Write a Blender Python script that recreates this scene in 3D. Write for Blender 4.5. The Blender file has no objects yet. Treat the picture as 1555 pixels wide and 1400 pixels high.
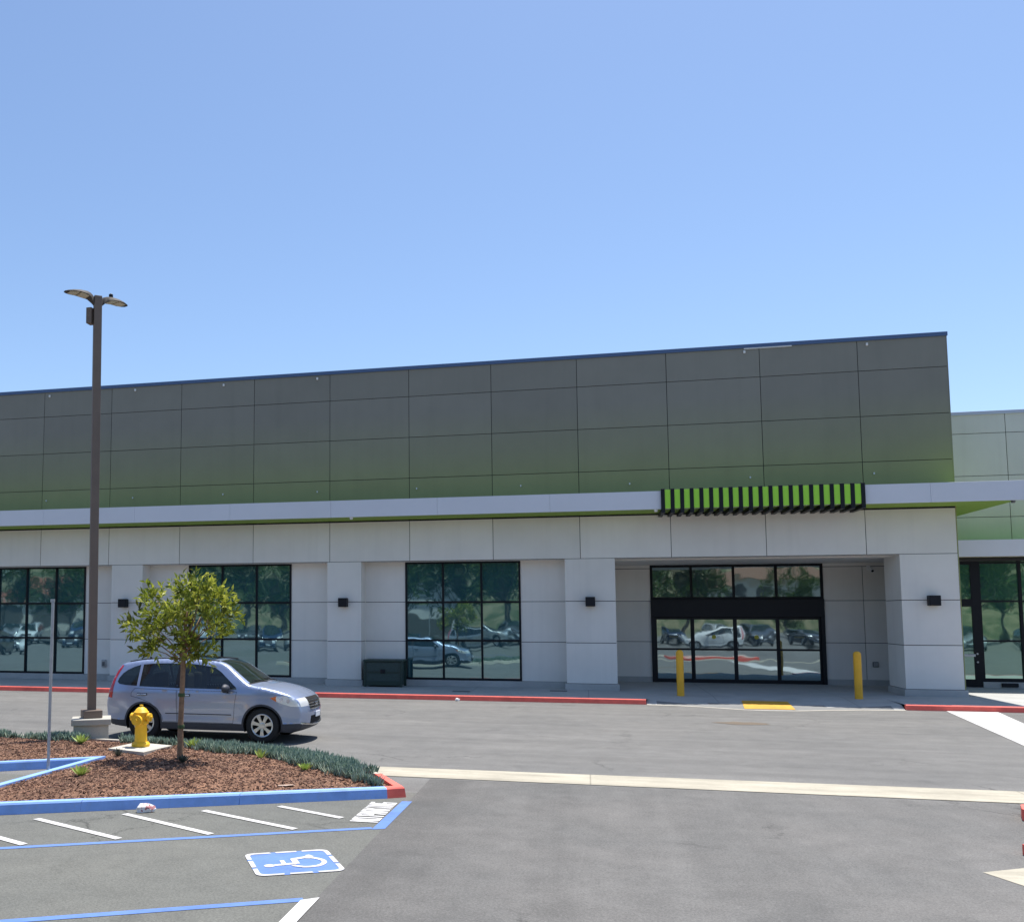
import bpy, bmesh, math, random
import numpy as np
from mathutils import Vector, Matrix
from mathutils.geometry import delaunay_2d_cdt
R = math.radians
random.seed(7)
SC = bpy.context.scene
COL = SC.collection

# ------------------------------------------------------------------ camera
cd = bpy.data.cameras.new('camera'); cam = bpy.data.objects.new('camera', cd); COL.objects.link(cam)
cam.location = (0, 0, 2.6)
cam.rotation_euler = (R(90 + 4.963), 0, R(14.165))
cd.sensor_fit = 'HORIZONTAL'; cd.sensor_width = 36
cd.lens = 1450 / 1555 * 36
cd.shift_x = (777.5 - 523.8) / 1555
cd.shift_y = (807.5 - 700) / 1555
cd.clip_start = 0.1; cd.clip_end = 3000
SC.camera = cam

# ------------------------------------------------------------------ sky + sun
SUN = Vector((0.42, 0.907, 0)).normalized()
EL = math.atan(3.64 * SUN.y)
SUN = Vector((SUN.x * math.cos(EL), SUN.y * math.cos(EL), math.sin(EL)))
w = bpy.data.worlds.new('World'); SC.world = w; w.use_nodes = True
nt = w.node_tree; nt.nodes.clear()
out = nt.nodes.new('ShaderNodeOutputWorld'); bg = nt.nodes.new('ShaderNodeBackground')
sky = nt.nodes.new('ShaderNodeTexSky'); sky.sky_type = 'NISHITA'; sky.sun_disc = False
sky.sun_elevation = EL; sky.sun_rotation = math.atan2(SUN.x, SUN.y)
sky.altitude = 50; sky.air_density = 1.0; sky.dust_density = 0.8; sky.ozone_density = 4.2
bg.inputs[1].default_value = 0.128
nt.links.new(sky.outputs[0], bg.inputs[0]); nt.links.new(bg.outputs[0], out.inputs[0])
sl = bpy.data.lights.new('sun', 'SUN'); sl.energy = 4.9; sl.angle = R(0.53); sl.color = (1, 0.955, 0.89)
so = bpy.data.objects.new('sun', sl); COL.objects.link(so)
so.rotation_euler = SUN.to_track_quat('Z', 'Y').to_euler(); so.location = (0, 0, 40)
SC.view_settings.view_transform = 'Standard'; SC.view_settings.look = 'None'
SC.view_settings.exposure = 0.5; SC.view_settings.gamma = 1
SC.cycles.max_bounces = 8

# ------------------------------------------------------------------ materials
def new_mat(name):
    m = bpy.data.materials.new(name); m.use_nodes = True
    n = m.node_tree; b = n.nodes['Principled BSDF']
    return m, n, b
def plain(name, c, rough=0.5, metal=0.0, spec=0.5, coat=0.0, vary=0.0, scale=3.0, bump=0.0, bscale=60.0):
    m, n, b = new_mat(name)
    b.inputs['Base Color'].default_value = (*c, 1)
    b.inputs['Roughness'].default_value = rough; b.inputs['Metallic'].default_value = metal
    b.inputs['Specular IOR Level'].default_value = spec
    b.inputs['Coat Weight'].default_value = coat; b.inputs['Coat Roughness'].default_value = 0.04
    tc = n.nodes.new('ShaderNodeTexCoord')
    if vary:
        t = n.nodes.new('ShaderNodeTexNoise'); t.inputs['Scale'].default_value = scale; t.inputs['Detail'].default_value = 6
        t.inputs['Roughness'].default_value = 0.65
        r = n.nodes.new('ShaderNodeMapRange'); r.inputs[1].default_value = 0.3; r.inputs[2].default_value = 0.7
        r.inputs[3].default_value = 1 - vary; r.inputs[4].default_value = 1 + vary
        h = n.nodes.new('ShaderNodeHueSaturation'); h.inputs['Color'].default_value = (*c, 1)
        n.links.new(tc.outputs['Object'], t.inputs['Vector']); n.links.new(t.outputs[0], r.inputs[0])
        n.links.new(r.outputs[0], h.inputs['Value']); n.links.new(h.outputs[0], b.inputs['Base Color'])
    if bump:
        t2 = n.nodes.new('ShaderNodeTexNoise'); t2.inputs['Scale'].default_value = bscale; t2.inputs['Detail'].default_value = 4
        bp = n.nodes.new('ShaderNodeBump'); bp.inputs['Strength'].default_value = bump; bp.inputs['Distance'].default_value = 0.01
        n.links.new(tc.outputs['Object'], t2.inputs['Vector']); n.links.new(t2.outputs[0], bp.inputs['Height'])
        n.links.new(bp.outputs[0], b.inputs['Normal'])
    return m
class NB:
    """tiny node builder"""
    def __init__(s, mat): s.n = mat.node_tree; s.b = s.n.nodes['Principled BSDF']; s.tc = s.n.nodes.new('ShaderNodeTexCoord').outputs['Object']
    def L(s, a, b): s.n.links.new(a, b)
    def noise(s, scale, detail=5, rough=0.6, vec=None, sc=None, dist=0.0):
        t = s.n.nodes.new('ShaderNodeTexNoise'); t.inputs['Scale'].default_value = scale; t.inputs['Detail'].default_value = detail
        t.inputs['Roughness'].default_value = rough; t.inputs['Distortion'].default_value = dist
        v = vec or s.tc
        if sc:
            mp = s.n.nodes.new('ShaderNodeMapping'); mp.inputs['Scale'].default_value = sc; s.L(v, mp.inputs['Vector']); v = mp.outputs[0]
        s.L(v, t.inputs['Vector']); return t.outputs[0]
    def vor(s, scale, feature='F1', vec=None, rnd=1.0):
        t = s.n.nodes.new('ShaderNodeTexVoronoi'); t.inputs['Scale'].default_value = scale; t.feature = feature
        t.inputs['Randomness'].default_value = rnd
        s.L(vec or s.tc, t.inputs['Vector']); return t
    def rng(s, x, a, b, c, d):
        r = s.n.nodes.new('ShaderNodeMapRange'); 
        for i, q in enumerate((a, b, c, d)): r.inputs[i + 1].default_value = q
        s.L(x, r.inputs[0]); return r.outputs[0]
    def math(s, op, a, b):
        m = s.n.nodes.new('ShaderNodeMath'); m.operation = op
        for i, q in enumerate((a, b)):
            if isinstance(q, (int, float)): m.inputs[i].default_value = q
            else: s.L(q, m.inputs[i])
        return m.outputs[0]
    def mix(s, f, a, b):
        m = s.n.nodes.new('ShaderNodeMix'); m.data_type = 'RGBA'
        if isinstance(f, (int, float)): m.inputs[0].default_value = f
        else: s.L(f, m.inputs[0])
        for i, q in ((6, a), (7, b)):
            if isinstance(q, tuple): m.inputs[i].default_value = (*q, 1)
            else: s.L(q, m.inputs[i])
        return m.outputs[2]
    def scale_col(s, col, v):
        h = s.n.nodes.new('ShaderNodeHueSaturation')
        if isinstance(col, tuple): h.inputs['Color'].default_value = (*col, 1)
        else: s.L(col, h.inputs['Color'])
        s.L(v, h.inputs['Value']); return h.outputs[0]
    def bump(s, hgt, st, dist=0.01):
        bp = s.n.nodes.new('ShaderNodeBump'); bp.inputs['Strength'].default_value = st; bp.inputs['Distance'].default_value = dist
        s.L(hgt, bp.inputs['Height']); s.L(bp.outputs[0], s.b.inputs['Normal'])
    def sep(s, v=None):
        x = s.n.nodes.new('ShaderNodeSeparateXYZ'); s.L(v or s.tc, x.inputs[0]); return x.outputs

def asphalt(name, base, warm, streak=0.0, contrast=0.12, seam=False):
    m, n, b = new_mat(name); k = NB(m)
    big = k.noise(0.35, 5, 0.6, dist=0.4); mid = k.noise(2.2, 6, 0.65); fine = k.noise(42, 4, 0.8); grit = k.vor(160)
    col = k.mix(k.rng(big, 0.35, 0.68, 0, 1), base, warm)
    v = k.rng(mid, 0.3, 0.7, 1 - contrast, 1 + contrast)
    v = k.math('MULTIPLY', v, k.rng(fine, 0.28, 0.72, 0.62, 1.38))
    v = k.math('MULTIPLY', v, k.rng(grit.outputs['Color'], 0.0, 1.0, 0.86, 1.14))
    if streak:   # tyre-polished streaks along the driving direction
        st = k.noise(1.0, 6, 0.7, sc=(0.10, 1.5, 1.0), dist=0.6)
        v = k.math('MULTIPLY', v, k.rng(st, 0.34, 0.66, 1 - streak, 1 + streak))
    # pale stones and dark pits
    st2 = k.vor(28); v = k.math('MULTIPLY', v, k.rng(st2.outputs['Distance'], 0.05, 0.16, 1.45, 1.0))
    if seam:   # fresher, darker mix laid along the joint with the stalls; faint wheel tracks
        x = k.sep()[0]; wob = k.math('ADD', x, k.rng(k.noise(1.3, 5), 0.3, 0.7, -0.7, 0.7))
        v = k.math('MULTIPLY', v, k.rng(wob, -2.3, 0.2, 0.80, 1.0))
        tr = k.noise(1.0, 5, 0.6, sc=(1.3, 0.07, 1.0), dist=0.5); v = k.math('MULTIPLY', v, k.rng(tr, 0.36, 0.64, 0.90, 1.10))
    # oil spots
    sp = k.noise(1.1, 3, 0.5)
    v = k.math('MULTIPLY', v, k.rng(sp, 0.64, 0.74, 1.0, 0.76))
    # hairline cracks
    cv = k.vor(0.33, 'DISTANCE_TO_EDGE', vec=None)
    ds = k.noise(3.0, 4, 0.7)
    mixv = n.nodes.new('ShaderNodeVectorMath'); mixv.operation = 'MULTIPLY_ADD'
    mp = n.nodes.new('ShaderNodeCombineXYZ'); k.L(ds, mp.inputs[0]); k.L(ds, mp.inputs[1])
    k.L(mp.outputs[0], mixv.inputs[0]); mixv.inputs[1].default_value = (0.9, -0.7, 0); k.L(k.tc, mixv.inputs[2])
    k.L(mixv.outputs[0], cv.inputs['Vector'])
    gate = k.rng(k.noise(0.22, 2), 0.51, 0.59, 0, 1)
    cr = k.math('MULTIPLY', k.rng(cv.outputs['Distance'], 0.0, 0.010, 0.5, 0), gate)
    v = k.math('MULTIPLY', v, k.math('SUBTRACT', 1.0, cr))
    k.L(k.scale_col(col, v), b.inputs['Base Color'])
    b.inputs['Roughness'].default_value = 0.85; b.inputs['Specular IOR Level'].default_value = 0.35
    k.bump(k.math('ADD', fine, grit.outputs['Distance']), 0.35, 0.006)
    return m
def paint(name, c, wear=0.25, edge=(0.2, 0.2, 0.2)):
    m, n, b = new_mat(name); k = NB(m)
    f = k.math('MULTIPLY', k.rng(k.noise(24, 6, 0.8), 0.52, 0.66, 0, 1), k.rng(k.noise(2.2, 4), 0.42, 0.66, 0.08, 1))
    f = k.math('MULTIPLY', f, min(0.85, wear * 1.7))
    v = k.math('MULTIPLY', k.rng(k.noise(5, 5), 0.3, 0.7, 0.88, 1.08), k.rng(k.noise(0.9, 4, 0.6), 0.52, 0.68, 1.0, 0.80))
    k.L(k.mix(f, k.scale_col(c, v), edge), b.inputs['Base Color'])
    b.inputs['Roughness'].default_value = 0.7
    k.bump(k.noise(90, 3), 0.2, 0.004)
    return m
def concrete(name, c, joint=0.0, rough=0.85, stain=0.0):
    m, n, b = new_mat(name); k = NB(m)
    v = k.rng(k.noise(1.3, 6, 0.65), 0.3, 0.7, 0.86, 1.1)
    v = k.math('MULTIPLY', v, k.rng(k.noise(40, 4, 0.7), 0.3, 0.7, 0.93, 1.07))
    v = k.math('MULTIPLY', v, k.rng(k.noise(6, 4, 0.6), 0.62, 0.75, 1.0, 0.85))
    if stain: v = k.math('MULTIPLY', v, k.rng(k.noise(1.0, 6, 0.7, sc=(.5, 3, 1)), 0.42, 0.66, 1 + stain * .3, 1 - stain))
    if joint:
        x = k.sep()[0]
        mo = k.math('PINGPONG', x, joint)
        v = k.math('MULTIPLY', v, k.rng(mo, 0.0, 0.018, 0.55, 1.0))
    k.L(k.scale_col(c, v), b.inputs['Base Color']); b.inputs['Roughness'].default_value = rough
    k.bump(k.noise(70, 4), 0.15, 0.004)
    return m
def stucco(name, lo, hi=None, z0=0, z1=1, stops=None):
    """painted wall panels; a vertical colour gradient when stops are given; faint per-panel tone and dirt"""
    m, n, b = new_mat(name); k = NB(m)
    col = lo
    if stops:
        z = k.sep()[2]
        cr = n.nodes.new('ShaderNodeValToRGB'); e = cr.color_ramp.elements
        while len(e) < len(stops): e.new(0.5)
        for q, (p, c) in zip(e, stops): q.position = p; q.color = (*c, 1)
        k.L(k.rng(z, z0, z1, 0, 1), cr.inputs[0]); col = cr.outputs[0]
    a = n.nodes.new('ShaderNodeAttribute'); a.attribute_name = 'tone'
    v = k.rng(a.outputs['Fac'], 0, 1, 0.955, 1.045)
    v = k.math('MULTIPLY', v, k.rng(k.noise(0.8, 5, 0.6), 0.3, 0.7, 0.96, 1.04))
    drip = k.noise(1.0, 4, 0.6, sc=(3.0, 3.0, 0.12))
    v = k.math('MULTIPLY', v, k.rng(drip, 0.50, 0.74, 1.0, 0.955))
    k.L(k.scale_col(col, v), b.inputs['Base Color']); b.inputs['Roughness'].default_value = 0.75
    b.inputs['Specular IOR Level'].default_value = 0.3
    k.bump(k.noise(140, 3), 0.10, 0.003)
    return m
def glazing(name, tint, refl, amount=0.62):
    """solar-control glass: dark body, strong tinted mirror reflection with a slight roll-wave"""
    m, n, b = new_mat(name); k = NB(m)
    n.nodes.remove(b)
    o = n.nodes['Material Output']
    d = n.nodes.new('ShaderNodeBsdfDiffuse'); d.inputs[0].default_value = (*tint, 1)
    g = n.nodes.new('ShaderNodeBsdfGlossy'); g.inputs['Color'].default_value = (*refl, 1); g.inputs['Roughness'].default_value = 0.022
    bp = n.nodes.new('ShaderNodeBump'); bp.inputs['Strength'].default_value = 0.28; bp.inputs['Distance'].default_value = 0.012
    k.L(k.noise(1.3, 1, 0.4), bp.inputs['Height']); k.L(bp.outputs[0], g.inputs['Normal'])
    mx = n.nodes.new('ShaderNodeMixShader'); mx.inputs[0].default_value = amount
    k.L(d.outputs[0], mx.inputs[1]); k.L(g.outputs[0], mx.inputs[2]); k.L(mx.outputs[0], o.inputs[0])
    return m
def car_glass(name, tint=(0.03, 0.035, 0.04), thru=0.3):
    m, n, b = new_mat(name); k = NB(m)
    b.inputs['Base Color'].default_value = (*tint, 1); b.inputs['Roughness'].default_value = 0.03; b.inputs['IOR'].default_value = 1.7
    b.inputs['Coat Weight'].default_value = 0.5
    t = n.nodes.new('ShaderNodeBsdfTransparent'); t.inputs[0].default_value = (0.55, 0.62, 0.58, 1)
    mx = n.nodes.new('ShaderNodeMixShader'); mx.inputs[0].default_value = thru
    o = n.nodes['Material Output']; k.L(b.outputs[0], mx.inputs[1]); k.L(t.outputs[0], mx.inputs[2]); k.L(mx.outputs[0], o.inputs[0])
    return m
def leafmat(name, c1, c2, c3, trans=0.35, scale=9.0):
    m, n, b = new_mat(name); k = NB(m)
    a = n.nodes.new('ShaderNodeAttribute'); a.attribute_name = 'tone'
    cr = n.nodes.new('ShaderNodeValToRGB'); e = cr.color_ramp.elements; e.new(0.5)
    for q, (p, c) in zip(e, ((0.0, c1), (0.55, c2), (1.0, c3))): q.position = p; q.color = (*c, 1)
    k.L(a.outputs['Fac'], cr.inputs[0]); k.L(cr.outputs[0], b.inputs['Base Color'])
    b.inputs['Roughness'].default_value = 0.45; b.inputs['Specular IOR Level'].default_value = 0.4
    t = n.nodes.new('ShaderNodeBsdfTranslucent'); k.L(cr.outputs[0], t.inputs[0])
    mx = n.nodes.new('ShaderNodeMixShader'); mx.inputs[0].default_value = trans
    o = n.nodes['Material Output']; k.L(b.outputs[0], mx.inputs[1]); k.L(t.outputs[0], mx.inputs[2]); k.L(mx.outputs[0], o.inputs[0])
    return m

M = {}
M['asphalt'] = asphalt('asphalt_drive', (0.138, 0.136, 0.130), (0.160, 0.156, 0.147), streak=0.12)
M['asphalt_stall'] = asphalt('asphalt_stall', (0.122, 0.124, 0.112), (0.140, 0.140, 0.124), contrast=0.10)
M['asphalt_aisle'] = asphalt('asphalt_aisle', (0.124, 0.122, 0.116), (0.150, 0.144, 0.135), contrast=0.12, seam=True)
M['concrete'] = concrete('concrete', (0.50, 0.47, 0.40))
M['gutter'] = concrete('gutter_concrete', (0.41, 0.375, 0.295), joint=3.05, stain=.22)
M['sidewalk'] = concrete('sidewalk_concrete', (0.40, 0.40, 0.38), joint=1.83)
M['plinth'] = concrete('plinth_concrete', (0.42, 0.42, 0.41))
M['pedestal'] = concrete('pedestal_concrete', (0.42, 0.40, 0.35))
M['blue'] = paint('blue_paint', (0.25, 0.43, 0.86), 0.5, (0.38, 0.45, 0.55))
M['bluemark'] = paint('blue_marking_paint', (0.105, 0.205, 0.52), 0.4, (0.2, 0.24, 0.3))
M['red'] = paint('red_paint', (0.90, 0.150, 0.110), 0.25, (0.40, 0.25, 0.22))
M['white'] = paint('white_paint', (0.58, 0.57, 0.555), 0.7, (0.35, 0.35, 0.34))
M['yellowpaint'] = paint('tactile_yellow', (0.62, 0.33, 0.03), 0.15, (0.4, 0.25, 0.08))
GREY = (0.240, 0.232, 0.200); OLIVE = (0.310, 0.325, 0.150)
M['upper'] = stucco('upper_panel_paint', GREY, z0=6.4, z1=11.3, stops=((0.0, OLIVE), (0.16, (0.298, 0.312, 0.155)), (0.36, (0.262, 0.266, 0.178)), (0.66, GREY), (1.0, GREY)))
M['lower'] = stucco('lower_panel_paint', (0.76, 0.73, 0.685))
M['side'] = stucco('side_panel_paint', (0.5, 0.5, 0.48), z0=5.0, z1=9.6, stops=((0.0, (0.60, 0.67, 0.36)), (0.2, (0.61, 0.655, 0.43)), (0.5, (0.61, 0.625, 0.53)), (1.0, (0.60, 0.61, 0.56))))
M['backing'] = plain('joint_backing', (0.035, 0.036, 0.035), 0.9)
M['cap'] = plain('cap_metal', (0.075, 0.125, 0.24), 0.45, 0.2)
M['cap_pale'] = plain('pale_cap_metal', (0.45, 0.50, 0.62), 0.45)
M['fascia'] = plain('fascia_metal', (0.66, 0.67, 0.72), 0.45, vary=0.03, scale=0.5)
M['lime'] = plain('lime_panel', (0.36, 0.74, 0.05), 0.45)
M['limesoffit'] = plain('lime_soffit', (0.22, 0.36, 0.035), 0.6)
M['black'] = plain('black_metal', (0.006, 0.007, 0.012), 0.5, spec=.3)
M['frame'] = plain('window_frame_black', (0.005, 0.006, 0.010), 0.55, spec=.25)
M['glass'] = glazing('window_glass', (0.035, 0.115, 0.140), (0.47, 0.70, 0.74), 0.46)
M['doorglass'] = glazing('door_glass', (0.06, 0.115, 0.135), (0.58, 0.74, 0.78), 0.50)
M['sideglass'] = glazing('storefront_glass', (0.035, 0.11, 0.10), (0.50, 0.74, 0.66), 0.50)
M['bronze'] = plain('bronze_pole_paint', (0.165, 0.122, 0.095), 0.65, vary=0.12, scale=1.2)
M['lens'] = plain('lamp_lens', (0.55, 0.48, 0.33), 0.35)
M['galv'] = plain('galvanised_steel', (0.42, 0.43, 0.44), 0.5, 0.5, vary=0.12, scale=8)
M['bollard'] = plain('bollard_yellow', (0.82, 0.43, 0.025), 0.55, vary=0.08, scale=3)
M['hydrant'] = plain('hydrant_yellow', (0.85, 0.50, 0.022), 0.5, vary=0.08, scale=8)
M['darkgreen'] = plain('dark_green_metal', (0.012, 0.035, 0.028), 0.45)
M['whiteplastic'] = plain('white_plastic', (0.75, 0.75, 0.74), 0.5)
M['greyplastic'] = plain('grey_plastic', (0.12, 0.12, 0.12), 0.5)
M['bark'] = plain('young_bark', (0.27, 0.165, 0.095), 0.85, vary=0.35, scale=14, bump=0.5)
M['barkgrey'] = plain('grey_bark', (0.12, 0.10, 0.08), 0.9, vary=0.3, scale=6)
M['greentie'] = plain('green_tie', (0.05, 0.09, 0.03), 0.7)
M['leaf'] = leafmat('tree_leaf', (0.085, 0.095, 0.016), (0.215, 0.27, 0.028), (0.55, 0.55, 0.09), 0.45)
M['leafbig'] = leafmat('lot_tree_leaf', (0.02, 0.045, 0.012), (0.055, 0.105, 0.022), (0.16, 0.21, 0.05))
M['chalk'] = leafmat('chalkstick_leaf', (0.13, 0.21, 0.165), (0.31, 0.41, 0.33), (0.52, 0.60, 0.46), 0.25)
M['agave'] = leafmat('agave_leaf', (0.17, 0.26, 0.05), (0.33, 0.43, 0.10), (0.52, 0.55, 0.18), 0.15)
M['tuft'] = leafmat('tuft_leaf', (0.03, 0.04, 0.035), (0.06, 0.075, 0.06), (0.16, 0.15, 0.09), 0.1)

# ------------------------------------------------------------------ helpers
def mesh_obj(name, V, F, mat, parent=None, smooth=False, tone=None, mats=None, mi=None):
    me = bpy.data.meshes.new(name); me.from_pydata([tuple(v) for v in V], [], F); me.update()
    o = bpy.data.objects.new(name, me); COL.objects.link(o)
    if mats:
        for m in mats: me.materials.append(m)
        if mi: me.polygons.foreach_set('material_index', mi)
    else: me.materials.append(mat)
    if smooth: me.polygons.foreach_set('use_smooth', [True] * len(me.polygons))
    if tone is not None:
        at = me.attributes.new('tone', 'FLOAT', 'FACE'); at.data.foreach_set('value', tone)
    if parent: o.parent = parent
    return o
class MB:
    """collects boxes, tubes, prisms; build() links them as one mesh"""
    def __init__(s): s.V = []; s.F = []; s.T = []
    def add(s, V, F, t=None):
        o = len(s.V); s.V += [tuple(v) for v in V]; s.F += [tuple(i + o for i in f) for f in F]
        s.T += [random.random() if t is None else t] * len(F); return s
    def box(s, x0, x1, y0, y1, z0, z1, bev=0.0, t=None):
        if bev:
            b = min(bev, (x1 - x0) / 2.01, (y1 - y0) / 2.01, (z1 - z0) / 2.01)
            bm = bmesh.new(); bmesh.ops.create_cube(bm, size=1)
            for v in bm.verts: v.co = Vector(((x0 + x1) / 2 + v.co.x * (x1 - x0), (y0 + y1) / 2 + v.co.y * (y1 - y0), (z0 + z1) / 2 + v.co.z * (z1 - z0)))
            bmesh.ops.bevel(bm, geom=list(bm.edges), offset=b, segments=2, profile=0.5, affect='EDGES')
            bm.verts.index_update(); s.add([v.co for v in bm.verts], [[v.index for v in f.verts] for f in bm.faces], t); bm.free(); return s
        V = [(x, y, z) for z in (z0, z1) for y in (y0, y1) for x in (x0, x1)]
        return s.add(V, [(0, 2, 3, 1), (4, 5, 7, 6), (0, 1, 5, 4), (2, 6, 7, 3), (0, 4, 6, 2), (1, 3, 7, 5)], t)
    def prism(s, pts, z0, z1, t=None):
        n = len(pts); a = sum(pts[i][0] * pts[(i + 1) % n][1] - pts[(i + 1) % n][0] * pts[i][1] for i in range(n))
        if a < 0: pts = pts[::-1]
        V = [(*p[:2], z0) for p in pts] + [(*p[:2], z1) for p in pts]
        F = [tuple(range(n - 1, -1, -1)), tuple(range(n, 2 * n))] + [(i, (i + 1) % n, n + (i + 1) % n, n + i) for i in range(n)]
        return s.add(V, F, t)
    def tube(s, pts, rad, n=10, cap=True, t=None):
        pts = [Vector(p) for p in pts]
        if isinstance(rad, (int, float)): rad = [rad] * len(pts)
        V = []; F = []; up = Vector((0, 0, 1))
        for i, p in enumerate(pts):
            d = (pts[min(i + 1, len(pts) - 1)] - pts[max(i - 1, 0)]).normalized()
            a = d.cross(up) if abs(d.z) < 0.95 else d.cross(Vector((0, 1, 0))); a.normalize(); b = d.cross(a)
            for k in range(n):
                q = 2 * math.pi * k / n; V.append(p + (a * math.cos(q) + b * math.sin(q)) * rad[i])
        for i in range(len(pts) - 1):
            for k in range(n): F.append((i * n + k, i * n + (k + 1) % n, (i + 1) * n + (k + 1) % n, (i + 1) * n + k))
        if cap: F.append(tuple(range(n - 1, -1, -1))); F.append(tuple((len(pts) - 1) * n + k for k in range(n)))
        return s.add(V, F, t)
    def lathe(s, prof, c=(0, 0, 0), n=20, axis='Z', t=None, cap=True):
        V = []; F = []
        for r, h in prof:
            for k in range(n):
                q = 2 * math.pi * k / n; a, b = r * math.cos(q), r * math.sin(q)
                p = {'Z': (a, b, h), 'Y': (a, h, b), 'X': (h, a, b)}[axis]; V.append((p[0] + c[0], p[1] + c[1], p[2] + c[2]))
        m = len(prof)
        for i in range(m - 1):
            for k in range(n): F.append((i * n + k, i * n + (k + 1) % n, (i + 1) * n + (k + 1) % n, (i + 1) * n + k))
        if cap: F.append(tuple(range(n - 1, -1, -1))); F.append(tuple((m - 1) * n + k for k in range(n)))
        return s.add(V, F, t)
    def build(s, name, mat, parent=None, smooth=False):
        o = mesh_obj(name, s.V, s.F, mat, parent, smooth, s.T); fix_normals(o); return o
def fix_normals(o):
    bm = bmesh.new(); bm.from_mesh(o.data); bmesh.ops.recalc_face_normals(bm, faces=bm.faces); bm.to_mesh(o.data); bm.free()
def auto_smooth(o, ang=40):
    bm = bmesh.new(); bm.from_mesh(o.data)
    for f in bm.faces: f.smooth = True
    for e in bm.edges: e.smooth = len(e.link_faces) == 2 and e.calc_face_angle(0) < R(ang)
    bm.to_mesh(o.data); bm.free(); return o
def thing(name, label, cat, loc=(0, 0, 0), rz=0.0, group=None):
    o = bpy.data.objects.new(name, None); COL.objects.link(o); o.location = loc; o.rotation_euler = (0, 0, rz)
    o.empty_display_size = 0.3; return tag(o, label, cat, group)
def tag(o, label, cat, group=None):
    o['label'] = label; o['category'] = cat
    if group: o['group'] = group
    return o
def structure(o): o['kind'] = 'structure'; return o
def dup(root, loc, rz=None, label=None, paint=None, sc=None):
    def cp(o, par):
        c = o.copy(); COL.objects.link(c)
        if par: c.parent = par
        for ch in list(o.children): cp(ch, c)
        return c
    c = cp(root, None); c.location = loc
    if rz is not None: c.rotation_euler = (0, 0, rz)
    if sc: c.scale = sc
    if label: c['label'] = label
    if paint:
        for ch in c.children_recursive:
            if ch.type == 'MESH' and ch.get('painted'):
                ch.material_slots[0].link = 'OBJECT'; ch.material_slots[0].material = paint
    return c
def sheet(name, pts, z, mat):
    n = len(pts); a = sum(pts[i][0] * pts[(i + 1) % n][1] - pts[(i + 1) % n][0] * pts[i][1] for i in range(n))
    if a < 0: pts = pts[::-1]
    return mesh_obj(name, [(*p, z) for p in pts], [tuple(range(n))], mat)
def strip(a, b, wd):
    a = Vector(a[:2]); b = Vector(b[:2]); d = (b - a).normalized(); n = Vector((-d.y, d.x)) * wd / 2
    return [tuple(a - n), tuple(b - n), tuple(b + n), tuple(a + n)]

# ================================================================== GROUND
structure(mesh_obj('ground', [(-400, -400, 0), (400, -400, 0), (400, 400, 0), (-400, 400, 0)], [(0, 1, 2, 3)], M['asphalt']))
structure(sheet('aisle_road', [(-2.47, -30), (14.0, -30), (14.0, 15.33), (-2.47, 15.33)], 0.004, M['asphalt_aisle']))
structure(sheet('stall_pavement', [(-22, -6), (-2.47, -6), (-2.47, 14.1), (-22, 14.1)], 0.004, M['asphalt_stall']))
structure(sheet('gutter', [(-5.5, 15.45), (-2.0, 15.42), (5.2, 15.36), (16, 15.33), (16, 16.36), (5.2, 16.36), (-2.0, 16.34), (-5.5, 16.3)], 0.008, M['gutter']))

# ---- island in front of the shop
K = 0.15
A = (-8.45, 10.72); B = (-2.80, 13.56); Cc = (-2.56, 13.72); D_ = (-3.12, 14.82)
back = [(-3.95, 15.8), (-5.0, 16.55), (-6.3, 17.08), (-8.0, 17.42), (-10.5, 17.7), (-16.0, 18.0)]
TIP = (-8.35, 15.12); LFT = (-16.0, 9.95)
outer = [A, B, Cc, D_] + back + [LFT, TIP]
def inset_poly(P, d):
    n = len(P); a = sum(P[i][0] * P[(i + 1) % n][1] - P[(i + 1) % n][0] * P[i][1] for i in range(n)); sg = 1 if a > 0 else -1
    res = []
    for i in range(n):
        p0, p, p1 = Vector(P[i - 1]), Vector(P[i]), Vector(P[(i + 1) % n])
        d0 = (p - p0).normalized(); d1 = (p1 - p).normalized()
        n0 = Vector((-d0.y, d0.x)) * sg; n1 = Vector((-d1.y, d1.x)) * sg
        b = (n0 + n1); c = max(0.35, b.length_squared / 2); res.append(tuple(p + b * (d / c)))
    return res
inner = inset_poly(outer, 0.15)
def kerb_run(name, idx, mat, chunks=None, h=K):
    m = MB()
    for i in idx:
        j = (i + 1) % len(outer)
        a, b, c, d = Vector(outer[i]), Vector(outer[j]), Vector(inner[j]), Vector(inner[i])
        L = (b - a).length; nseg = max(1, round(L / 1.95)) if chunks else 1
        for s in range(nseg):
            u0 = s / nseg + (0.004 / L if s else 0); u1 = (s + 1) / nseg - (0.004 / L if s < nseg - 1 else 0)
            q = [a.lerp(b, u0), a.lerp(b, u1), d.lerp(c, u1), d.lerp(c, u0)]
            bt = [Vector((p.x, p.y)) for p in q]
            # battered face and rounded nose
            inn = [(q[3] - q[0]).normalized(), (q[2] - q[1]).normalized()]
            f1 = [q[0] + inn[0] * 0.022, q[1] + inn[1] * 0.022]; f2 = [q[0] + inn[0] * 0.045, q[1] + inn[1] * 0.045]
            V = [(*q[0], 0), (*q[1], 0), (*f1[0], h - 0.022), (*f1[1], h - 0.022), (*f2[0], h), (*f2[1], h), (*q[3], h), (*q[2], h), (*q[3], 0), (*q[2], 0)]
            m.add(V, [(0, 1, 3, 2), (2, 3, 5, 4), (4, 5, 7, 6), (6, 7, 9, 8), (0, 2, 4, 6, 8), (1, 9, 7, 5, 3)])
    return structure(m.build(name, mat))
nO = len(outer)
kerb_run('blue_kerb', [0], M['blue'], True)
kerb_run('red_kerb', [1, 2], M['red'])
kerb_run('kerb', list(range(3, 3 + len(back) - 0)), M['concrete'])
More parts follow.
